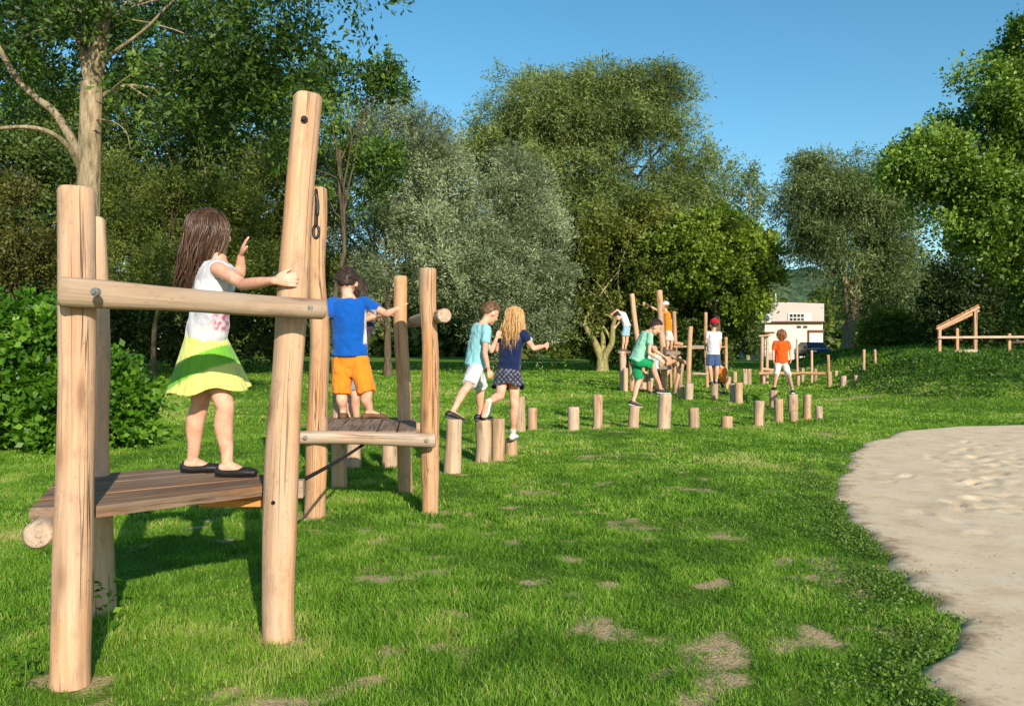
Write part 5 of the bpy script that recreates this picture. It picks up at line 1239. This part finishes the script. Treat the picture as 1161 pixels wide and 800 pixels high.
    up(1144, 378, 23.6, 5); up(1190, 378, 23.7, 6)
    bx('rail', P(1063, 382.5, 23.42), P(1200, 381.5, 23.42), .07, 7); bx('rail', P(1063, 405, 23.40), P(1200, 404, 23.40), .07, 8)
    bx('rail', P(1147, 388, 23.8), P(1200, 387, 23.9), .07, 9)
    bx('roof_beam', P(1061.5, 373, 23.38), P(1110, 348, 23.38), .07, 10); bx('roof_beam', P(1063, 375, 24.75), P(1110, 352, 24.75), .07, 11)
    gb = GB()
    for k in range(9):
        t = (k + .5) / 9; a = P(1061.5, 373, 23.3) * (1 - t) + P(1110, 348, 23.3) * t + [0, 0, .075]; b = P(1063, 375, 24.85) * (1 - t) + P(1110, 352, 24.85) * t + [0, 0, .075]
        d = unit(b - a); u = unit(P(1110, 348, 23.3) - P(1061.5, 373, 23.3)); u = unit(u - d * np.dot(u, d)); v = np.cross(d, u)
        gb.add(*box_geo((a + b) / 2, d, u, v, np.linalg.norm(b - a) / 2, .062, .014, .003, 30 + k))
    obj('roof', gb.mesh('roof', M_FRESH, o, False), r)
    g2 = at(1097, 23.0); 
    for i, (px, py) in enumerate([(1094, 404)]):
        p = P(px, py, 23.0); gb = GB(); gb.add(*log_geo([p[0] - .35, p[1], tz(p[0], p[1]) + .1], [p[0] + .35, p[1] + .1, tz(p[0], p[1]) + .12], .1, .1, 77)); oo = obj('log', gb.mesh('log', M_STUMP, p), None, p); tag(oo, 'short pale log lying at the foot of the timber shelter frame', 'log')

# ------------------------------------------------------------------ building and car
def flat(name, c, ax, ay, az, hx, hy, hz, mat, parent, o, cham=.01):
    gb = GB(); gb.add(*box_geo(c, ax, ay, az, hx, hy, hz, cham)); return obj(name, gb.mesh(name, mat, o, False), parent)
X_, Y_, Z_ = np.array([1., 0, 0]), np.array([0, 1., 0]), np.array([0, 0, 1.])
def build_building():
    Y = 66.0; k = Y / F_PX; o = at(898, Y); r = thing('flat_building', 'low cream building with pinkish upper band and small square windows', 'building', o)
    MC = plain_mat('cream_render', S(214, 208, 196), .9, .1, 0, .08, 1.5); MP = plain_mat('pink_grey_panel', S(196, 184, 176), .8, .2, 0, .12, 1.0)
    MW = plain_mat('white_trim', S(214, 212, 206), .7, .2, 0, .05); MG = plain_mat('dark_glass', S(38, 44, 50), .15, .6, 0, .2, 2); MBr = plain_mat('brown_timber', S(120, 82, 60), .8, .2, 0, .3, 3)
    def rect(name, x0, y0, x1, y1, dy, th, mat, par=None):
        a = P(x0, y0, Y); b = P(x1, y1, Y); zl = max(b[2], -1)
        return flat(name, ((a[0] + b[0]) / 2, Y + dy + th / 2, (a[2] + zl) / 2), X_, Y_, Z_, abs(b[0] - a[0]) / 2, th / 2, abs(a[2] - zl) / 2, mat, par or r, o)
    rect('wall', 866, 365, 933, 412, 0, 7, MC)
    gb = GB(); pts = [(870, 365.0), (874, 342.4), (933, 344.2), (933, 365.0)]
    fr = [P(px, py, Y) + [0, -.25, 0] for px, py in pts]; bk = [p + [0, 7.3, 0] for p in fr]
    gb.add(fr + bk, [(0, 1, 2, 3), (7, 6, 5, 4), (0, 4, 5, 1), (1, 5, 6, 2), (2, 6, 7, 3), (3, 7, 4, 0)]); obj('upper_storey', gb.mesh('upper_storey', MP, o, False), r)
    rect('ledge', 863, 364.2, 934, 365.6, -.4, .5, MBr)
    fr_ = rect('window_frame', 892, 355.2, 918, 365.0 - .9, -.33, .1, MW)
    for j in range(2):
        for i in range(4):
            x0 = 893.8 + i * 4.25; y0 = 356.2 + j * 4.6
            rect('pane', x0, y0, x0 + 3.2, y0 + (3.4 if j == 0 else 2.6), -.36, .06, MG, fr_)
    for i in range(2): rect('vent', 903.4 + i * 7.2, 369.2, 908 + i * 7.2, 371.8, -.05, .08, MG)
    gd = rect('garage_door', 917.5, 377, 933, 410, -.03, .1, MW)
    rect('lintel', 915.8, 374.0, 934, 376.6, -.14, .2, MBr); rect('door_jamb', 915.8, 376.8, 917.2, 411, -.12, .15, MBr)
    rect('drainpipe', 866.5, 366, 867.4, 411, -.12, .1, MW); rect('canopy', 861, 376.5, 872, 378.5, -1.4, 1.35, MBr)
    rect('chimney_pipe', 888, 331, 889.5, 344, 2, .12, MW)
    s = thing('wall_box', 'small blue and white box unit by the upper edge of the pale building', 'equipment box', P(867, 361, Y - 1.2)); so = P(867, 361, Y - 1.2)
    flat('casing', so, X_, Y_, Z_, .42, .3, .36, MW, s, so, .03); flat('grille', so + [.03, -.31, 0], X_, Y_, Z_, .22, .03, .22, plain_mat('blue_panel', S(60, 90, 140), .5), s, so, .02); flat('bracket', so + [.2, .7, -.2], X_, Y_, Z_, .05, .6, .04, MBr, s, so)
def build_car():
    o = at(921.5, 61.5); r = thing('parked_car', 'dark blue car parked facing the park before the pale building', 'car', o)
    paint = plain_mat('blue_paint', S(16, 28, 54), .25, .6, .2, .1, 3); gl = plain_mat('car_glass', S(30, 38, 46), .08, .7, 0, 0.1); bl = M_BLACK; lt = plain_mat('lamp_glass', S(210, 214, 218), .1, .7, 0, .1)
    # body: cross sections along y (front towards the park = -y)
    secs = [(-2.05, .50, .62, .60), (-2.0, .40, .80, .74), (-1.6, .32, .84, .92), (-1.0, .3, .86, .98), (.2, .3, .87, 1.0), (1.4, .32, .86, 1.0), (1.95, .40, .80, .96), (2.05, .5, .66, .80)]
    V = []; n = 16
    for y, zb, hw, zt in secs:
        for j in range(n):
            a = 2 * PI * j / n; c, s_ = math.cos(a), math.sin(a)
            V.append([hw * np.sign(c) * abs(c) ** .35, y, (zb + zt) / 2 + (zt - zb) / 2 * np.sign(s_) * abs(s_) ** .4])
    Fc = [(i * n + j, i * n + (j + 1) % n, (i + 1) * n + (j + 1) % n, (i + 1) * n + j) for i in range(len(secs) - 1) for j in range(n)] + [tuple(range(n))[::-1], tuple(range((len(secs) - 1) * n, len(secs) * n))]
    body = obj('body', mk_mesh('body', V, Fc, paint), r)
    cab = [(-1.05, .96, .74, .0), (-.35, 1.40, .62, 0), (.9, 1.43, .62, 0), (1.7, 1.0, .72, 0)]
    V = []
    for y, z, hw, _ in cab: V += [[-hw, y, z], [hw, y, z]]
    for y in (-1.05, 1.7): pass
    V += [[-.78, -1.05, .94], [.78, -1.05, .94], [.78, 1.7, .94], [-.78, 1.7, .94]]
    Fc = [(0, 1, 3, 2), (2, 3, 5, 4), (4, 5, 7, 6), (0, 2, 4, 6, 11, 8), (1, 9, 10, 7, 5, 3), (8, 9, 1, 0), (6, 7, 10, 11)]
    obj('cabin', mk_mesh('cabin', V, Fc, paint, False), r)
    def quad(name, q, mat, par=r):
        q = np.array(q, float); nn = unit(np.cross(q[1] - q[0], q[2] - q[0])); nn = nn * (1 if nn[1] < 0 or abs(nn[0]) > .5 else -1)
        V = np.concatenate([q + nn * .006, q - nn * .02]); return obj(name, mk_mesh(name, V, [(0, 1, 2, 3), (7, 6, 5, 4), (0, 4, 5, 1), (1, 5, 6, 2), (2, 6, 7, 3), (3, 7, 4, 0)], mat, False), par)
    quad('windscreen', [[-.66, -1.0, 1.0], [.66, -1.0, 1.0], [.56, -.40, 1.38], [-.56, -.40, 1.38]], gl)
    for s_ in (-1, 1):
        gb = GB(); gb.add(*ell_geo((s_ * .6, -1.98, .70), X_, Y_, Z_, .2, .09, .09)); obj('headlight', gb.mesh('headlight', lt), r)
        gb = GB(); gb.add(*ell_geo((s_ * .93, -.85, 1.0), X_, Y_, Z_, .1, .07, .08)); obj('mirror', gb.mesh('mirror', paint), r)
        for y in (-1.25, 1.3):
            gb = GB(); gb.add(*cyl_geo((s_ * .66, y, .31), (s_ * .86, y, .31), .31, 24)); w = obj('wheel', gb.mesh('wheel', bl, smooth=False), r)
            gb = GB(); gb.add(*cyl_geo((s_ * .86, y, .31), (s_ * .875, y, .31), .19, 16)); obj('rim', gb.mesh('rim', M_ZINC, smooth=False), w)
    flat('grille', np.array([0, -2.03, .60]), X_, Y_, Z_, .34, .04, .08, bl, r, np.zeros(3)); flat('number_plate', np.array([0, -2.08, .45]), X_, Y_, Z_, .26, .02, .06, lt, r, np.zeros(3), .004); flat('bumper', np.array([0, -2.02, .42]), X_, Y_, Z_, .72, .06, .09, paint, r, np.zeros(3), .03)
# ------------------------------------------------------------------ the children
def mixc(a, b, w): return np.array(a[:3])[None] * (1 - w[:, None]) + np.array(b[:3])[None] * w[:, None]
def build_people():
    Z = lambda *v: np.array(v, float)
    # girl in the lime skirt
    lab = 'person in lime skirt and white top with long brown hair, holding the tallest post'
    bottomstyle_params[lab] = (0.108, 0.20, 0.285)
    s = 0.945
    def top1(V):
        c = np.tile(np.array(S(226, 224, 226)[:3]), (len(V), 1))
        px = CX + V[:, 0] / V[:, 1] * F_PX
        g = vnoise(V * 42) + .4 * vnoise(V * 90)
        w = sstep(.0, .25, g) * sstep(-1.345, -1.325, V[:, 0]) * (1 - sstep(1.41, 1.45, V[:, 2])) * sstep(1.29, 1.31, V[:, 2])
        c = c * (1 - w[:, None]) + np.array(S(222, 104, 140)[:3]) * w[:, None]
        w2 = sstep(.30, .36, vnoise(V * np.array([8, 8, 30]) + 5)) * .35
        return c * (1 - w2[:, None]) + np.array(S(150, 150, 170)[:3]) * w2[:, None]
    def bot1(V):
        x, z = V[:, 0], V[:, 2]
        v = z - .50 * x + .35 * (x + 1.45) ** 2
        w = sstep(1.800, 1.806, v) * (1 - sstep(1.893, 1.899, v))
        return mixc(S(226, 232, 124), S(120, 188, 56), w)
    fz = .637
    J = dict(pelvis=Z(-1.412, 3.66, 1.245), chest=Z(-1.352, 3.635, 1.575), head=Z(-1.385, 3.66, 1.752), right=Z(.42, -.90, 0),
             er=Z(-1.150, 3.40, 1.492), wr=Z(-.975, 3.262, 1.497), el=Z(-1.335, 3.90, 1.585), wl=Z(-1.318, 3.86, 1.668),
             kl=Z(-1.462, 3.72, .955), al=Z(-1.505, 3.735, fz + .062), kr=Z(-1.300, 3.60, .955), ar=Z(-1.296, 3.61, fz + .062), tl=Z(.97, .1, 0), tr=Z(.97, -.06, 0))
    person(lab, J, s, Z(.62, .78, .02), 'brown', 'vlong', None, None, 'flats', sleeve=0, bottomstyle='skirt', vox=.006, detail=2, topcol=top1, botcol=bot1, hair_lean=(-.16, .02, 0),
           hands={'r': dict(d=Z(.96, .02, .05), n=Z(.1, 1, -.02), t=Z(-.2, 0, 1), curl=24, spread=4, thumb=38), 'l': dict(d=Z(.28, -.1, .95), n=Z(.85, .3, -.2), t=Z(0, -1, .1), curl=9, spread=7, thumb=45)})
    # boy in blue
    Y = 6.95
    def top2(V):
        px = CX + V[:, 0] / V[:, 1] * F_PX; py = CY - (V[:, 2] - HC) / V[:, 1] * F_PX
        w = sstep(412.5, 414, px + 0.05 * (py - 365)) * sstep(350, 353, py) * (1 - sstep(388, 391, py)) * (V[:, 1] < 6.98)
        w = np.maximum(w, sstep(1.712, 1.72, V[:, 2]))
        w = np.clip(w, 0, 1)
        return mixc(S(12, 92, 184), S(226, 228, 230), w)
    J = dict(pelvis=P(397, 403, Y), chest=P(395.5, 345.5, Y - .02), head=P(393, 321, Y + .02), right=Z(.99, -.05, 0),
             er=P(439, 356, 6.83), wr=P(450.5, 350, 6.80), el=P(364, 368, 6.78), wl=P(362, 360, 6.5), kl=P(387, 447, 6.92), al=P(389, 470 - 1.2, 6.95), kr=P(416, 446, 6.88), ar=P(419, 467.5, 6.93), tl=Z(-.15, 1, 0), tr=Z(.75, .35, 0))
    for k in ('al', 'ar'): J[k][2] = .628 + .066
    person('person in blue t-shirt and orange shorts seen from behind on the second platform', J, 1.16, Z(-.1, .98, -.15), 'darkbrown', 'short', None, S(238, 142, 40), 'brown', sleeve=.6, leglen=.98, vox=.008, topcol=top2, shirt_hem=.0, drop=.10,
           hands={'r': dict(d=Z(.45, .35, .6), n=Z(.3, .9, -.3), t=Z(-.6, 0, .7), curl=28), 'l': dict(curl=30)})
    # child hidden behind him
    Y = 8.25; st = G(402, 531)
    zt = P(402, 484, st[1])[2]; Y = st[1]; x0 = st[0]
    lab = 'person mostly hidden behind the boy in blue, only dark hair, arm and one leg showing'
    J = dict(pelvis=Z(x0 - .02, Y, zt + .68), chest=Z(x0 + .03, Y - .02, zt + 1.03), head=P(407, 329, Y - .02), right=Z(.9, .4, 0),
             er=P(418, 356, Y + .1), wr=P(428, 360, Y), el=P(428, 358, Y - .15), wl=P(441, 356, Y - .3), kl=P(403, 449, Y - .1), al=Z(x0 + .03, Y - .04, zt + .065), kr=P(396, 450, Y + .1), ar=Z(x0 - .06, Y + .06, zt + .066), tl=Z(.5, -.8, 0), tr=Z(-.4, -.8, 0))
    person(lab, J, 1.06, Z(.2, .97, -.1), 'darkbrown', 'bob', S(64, 58, 72), S(150, 152, 156), 'grey', vox=.012, leglen=.85)
    # boy in cyan
    Y = 8.4
    J = dict(pelvis=P(539, 411, Y), chest=P(546, 373, Y), head=P(556, 355.5, Y + .04), right=Z(.45, -.88, 0), er=P(549.5, 400, 8.2), wr=P(554, 419, 8.22), el=P(557, 398, 8.7), wl=P(563, 383, 8.85),
             kr=P(531, 437, 8.15), ar=P(513, 464, 8.02), kl=P(546, 440, 8.66), al=P(544, 466.5, 8.72), tr=Z(.8, .35, -.25), tl=Z(.9, .35, 0))
    J['ar'][2] = P(516, 475, G(512, 536)[1])[2] + .075; J['al'][2] = P(547, 475, G(547, 524)[1])[2] + .066
    person('person in pale cyan t-shirt and white shorts striding across two stumps, looking down', J, 1.04, Z(.72, .45, -.42), 'mid', 'short', S(146, 206, 212), S(222, 222, 224), 'black', vox=.009, leglen=.95, sleeve=.6)
    # blond girl
    Y = 9.2
    lab = 'person with long blond hair in navy top and dark checked skirt'
    bottomstyle_params[lab] = (0.105, 0.165, 0.21)
    def bot4(V):
        g = np.sin(V[:, 0] * 120) * np.sin(V[:, 2] * 110) + .8 * vnoise(V * 40)
        return mixc(S(44, 46, 60), S(120, 120, 136), sstep(.0, .5, g))
    def top4(V):
        px = CX + V[:, 0] / V[:, 1] * F_PX
        return mixc(S(24, 38, 78), S(214, 214, 222), sstep(601.3, 602.3, px))
    zt = P(580.5, 497, G(580.5, 517)[1])[2]
    J = dict(pelvis=P(576.5, 421, Y), chest=P(581, 379, Y), head=P(583, 360, Y + .05), right=Z(.90, -.40, 0), er=P(605, 395, 9.05), wr=P(617, 392, 9.2), el=P(564, 397, 9.25), wl=P(562, 389, 9.5),
             kr=P(583.5, 461, 9.15), ar=P(581.5, 489, 9.25), kl=P(567, 449, 8.95), al=P(552, 456, 8.72), tr=Z(.25, .95, 0), tl=Z(-.25, -.65, -.7))
    J['ar'][2] = zt + .07
    person(lab, J, 1.15, Z(.25, .95, -.12), 'blond', 'vlong', None, None, 'white', sleeve=.55, bottomstyle='skirt', vox=.009, topcol=top4, botcol=bot4, hair_lean=(-.06, -.04, 0), socks=True, hair_w=1.35)
    # boy in green
    Y = 12.6
    J = dict(pelvis=P(722, 407, Y), chest=P(733, 380, Y), head=P(743, 371, Y - .05), right=Z(.3, -.95, 0), er=P(736, 400, 12.4), wr=P(748, 408, 12.42), el=P(742, 397, 12.85), wl=P(754, 405, 12.95),
             kr=P(740.5, 414, 12.55), ar=P(743.5, 438, 12.65), kl=P(725, 431, 12.66), al=P(718, 453, 12.58), tr=Z(.95, .1, -.05), tl=Z(.85, .1, -.2))
    J['ar'][2] = P(754, 446, G(754, 486)[1])[2] + .072; J['al'][2] = P(719, 460, G(719, 486)[1])[2] + .07
    J['ar'][0] = P(749, 446, 12.65)[0]
    person('person in pale mint t-shirt and bright green shorts, bending forward on two stumps', J, 1.06, Z(.80, -.15, -.55), 'darkbrown', 'short', S(150, 206, 178), S(26, 152, 92), 'black', vox=.009, leglen=.92, sleeve=.55)
    # red cap boy
    Y = G(810, 453.5)[1]; zt = P(810, 435, Y)[2]
    J = dict(pelvis=P(808.5, 400, Y), chest=P(809, 378.5, Y), head=P(809.5, 368.5, Y), right=Z(.97, .2, 0), el=P(800.5, 388, Y), wl=P(799.5, 394, Y + .2), er=P(817, 390, Y), wr=P(815, 400, Y + .1),
             kl=P(804.5, 415, Y - .05), al=P(807, 430, Y - .03), kr=P(813, 415, Y - .03), ar=P(812, 430, Y + .04), tl=Z(.0, 1, 0), tr=Z(.2, 1, 0))
    J['al'][2] = J['ar'][2] = zt + .066
    person('person in red cap, white t-shirt and denim shorts standing on a dark stump', J, 1.2, Z(-.2, .97, 0), 'darkbrown', 'short', S(214, 212, 216), S(66, 90, 130), 'grey', vox=.012, cap=S(200, 24, 44), leglen=.95)
    # orange girl
    Y = 19.2
    J = dict(pelvis=P(886, 409, Y), chest=P(886, 389, Y), head=P(886, 379.5, Y), right=Z(.99, -.08, 0), el=P(876.5, 399, Y), wl=P(877, 408, Y - .05), er=P(896, 398, Y), wr=P(896.5, 407, Y - .1),
             kl=P(880, 424, Y), al=P(878, 437, G(877, 462)[1]), kr=P(893.5, 424, Y), ar=P(898.5, 441, G(899, 467)[1]), tl=Z(.1, 1, 0), tr=Z(.2, .9, -.3))
    J['al'][2] = P(877, 442, J['al'][1])[2] + .066; J['ar'][2] = P(899, 446.5, J['ar'][1])[2] + .075
    person('person in vivid orange top and white three-quarter trousers stepping between stumps', J, 1.2, Z(.1, .99, 0), 'auburn', 'bob', S(234, 92, 24), S(222, 220, 210), 'black', vox=.012, bottomstyle='trousers', leglen=.12, sleeve=.75)
    # child hanging over at the tilted pole
    Y = 22.3
    J = dict(pelvis=P(710.5, 369, Y), chest=P(706, 356, Y + .05), head=P(700.5, 359, Y - .02), right=Z(.45, .85, 0), el=P(700, 351, Y - .1), wl=P(695, 355, Y - .1), er=P(703, 364, Y + .1), wr=P(699, 369, Y + .1),
             kl=P(707, 382, Y - .06), al=P(706, 395, Y - .05), kr=P(711, 382, Y + .06), ar=P(709, 395, Y + .05), tl=Z(-.7, .5, 0), tr=Z(-.7, .6, 0), hup=Z(-.6, .2, .5))
    for k in ('al', 'ar'): J[k][2] = P(706, 398, 22.3)[2] + .066
    person('person in white t-shirt and light blue shorts leaning forward beside the tilted pole', J, 1.0, Z(-.5, .2, -.75), 'darkbrown', 'short', S(220, 220, 224), S(160, 196, 212), 'grey', vox=.013)
    # orange shirt and white cap
    Y = 22.5
    J = dict(pelvis=P(757.5, 373.5, Y), chest=P(756, 356, Y), head=P(753.5, 347.5, Y), right=Z(.3, .95, 0), el=P(744, 351, Y - .1), wl=P(733, 345, Y - .15), er=P(748, 362, Y + .2), wr=P(745, 366, Y - .2),
             kl=P(756.5, 387, Y - .06), al=P(756.5, 396, Y - .05), kr=P(761.5, 387, Y + .08), ar=P(761, 396, Y + .1), tl=Z(-.8, .5, 0), tr=Z(-.8, .3, 0))
    for k in ('al', 'ar'): J[k][2] = P(757, 398.5, Y)[2] + .066
    person('person in orange t-shirt, white shorts and white cap high up behind the tall pole', J, 1.12, Z(-.85, .5, 0), 'mid', 'short', S(240, 134, 30), S(216, 208, 200), 'grey', vox=.013, cap=S(226, 222, 214))
    # child in pale shirt low behind the pole
    Y = 21.2; g = at(742, Y)
    J = dict(pelvis=Z(g[0], Y, g[2] + .70), chest=Z(g[0], Y - .02, g[2] + 1.0), head=Z(g[0] - .02, Y - .05, g[2] + 1.2), right=Z(-.9, .4, 0), er=Z(g[0] - .2, Y - .1, g[2] + .82), wr=Z(g[0] - .1, Y - .3, g[2] + .85), el=Z(g[0] + .2, Y, g[2] + .82), wl=Z(g[0] + .25, Y - .2, g[2] + .75),
             kl=Z(g[0] + .08, Y - .05, g[2] + .38), al=Z(g[0] + .09, Y, g[2] + .066), kr=Z(g[0] - .08, Y - .05, g[2] + .38), ar=Z(g[0] - .09, Y, g[2] + .066), tl=Z(.1, -1, 0), tr=Z(-.1, -1, 0))
    person('person in pale shirt and dark shorts standing low behind the boy in mint', J, 1.06, Z(-.2, -.95, -.2), 'darkbrown', 'short', S(190, 216, 214), S(50, 54, 64), 'grey', vox=.013)
    # child crouching behind the red cap boy
    Y = 21.3; g = at(819.5, Y)
    J = dict(pelvis=Z(g[0], Y, g[2] + .34), chest=Z(g[0] + .0, Y - .02, g[2] + .66), head=Z(g[0] - .12, Y + .02, g[2] + .82), right=Z(.8, .6, 0), er=Z(g[0] + .14, Y, g[2] + .45), wr=Z(g[0] + .05, Y - .25, g[2] + .35), el=Z(g[0] - .2, Y - .1, g[2] + .45), wl=Z(g[0] - .2, Y + .15, g[2] + .36),
             kl=Z(g[0] - .2, Y + .20, g[2] + .38), al=Z(g[0] - .07, Y + .02, g[2] + .066), kr=Z(g[0] + .0, Y + .26, g[2] + .38), ar=Z(g[0] + .06, Y + .04, g[2] + .066), tl=Z(-.5, .8, 0), tr=Z(-.3, .9, 0))
    person('person in orange shirt and navy trousers crouching behind the red cap boy', J, .80, Z(-.5, .8, -.2), 'darkbrown', 'short', S(226, 120, 40), S(34, 42, 72), 'grey', vox=.013, bottomstyle='trousers', leglen=.7)

# ------------------------------------------------------------------ light, sky, camera
def build_light():
    az = np.array([.36, -.93]); az = az / np.linalg.norm(az); el = math.radians(23.5)
    ts = Vector((az[0] * math.cos(el), az[1] * math.cos(el), math.sin(el)))
    L = bpy.data.lights.new('sun', 'SUN'); L.energy = 4.1; L.angle = math.radians(.55); L.color = (1.0, .90, .76)
    o = bpy.data.objects.new('sun', L); COL.objects.link(o); o.location = (6, -12, 14); o.rotation_euler = (-ts).to_track_quat('-Z', 'Y').to_euler()
    w = bpy.data.worlds.new('World'); sc.world = w; w.use_nodes = True
    nt = w.node_tree; nt.nodes.clear(); b = NB(nt)
    sk = nt.nodes.new('ShaderNodeTexSky'); sk.sky_type = 'NISHITA'; sk.sun_disc = False; sk.sun_elevation = el; sk.sun_rotation = math.atan2(ts.x, ts.y); sk.air_density = 1.0; sk.dust_density = .35; sk.ozone_density = 2.2; sk.altitude = 100
    hs = b.n('ShaderNodeHueSaturation', ins={'Color': sk.outputs[0], 'Hue': .483, 'Saturation': 1.24, 'Value': 1.0})
    bg = b.n('ShaderNodeBackground', ins={'Color': hs.outputs[0], 'Strength': .115})
    b.n('ShaderNodeOutputWorld', ins={'Surface': bg.outputs[0]})
    sc.view_settings.view_transform = 'Standard'; sc.view_settings.look = 'None'; sc.view_settings.gamma = 1.0; sc.view_settings.use_curve_mapping = False; sc.view_settings.exposure = 0.56
    sc.display_settings.display_device = 'sRGB'
def build_camera():
    c = bpy.data.cameras.new('camera'); c.sensor_width = 36.0; c.sensor_fit = 'HORIZONTAL'; c.lens = F_PX / 1161 * 36; c.clip_start = .05; c.clip_end = 2000
    o = bpy.data.objects.new('camera', c); COL.objects.link(o); o.location = (0, 0, HC); o.rotation_euler = (PI / 2, 0, 0); sc.camera = o
import time as _t
_t0 = _t.time()
for _f in (build_ground, build_grass, build_frame_near, build_frame_mid, build_stumps, build_frame_far, build_building, build_car, build_trees, build_people, build_light, build_camera):
    _f(); print(_f.__name__, round(_t.time() - _t0, 1))
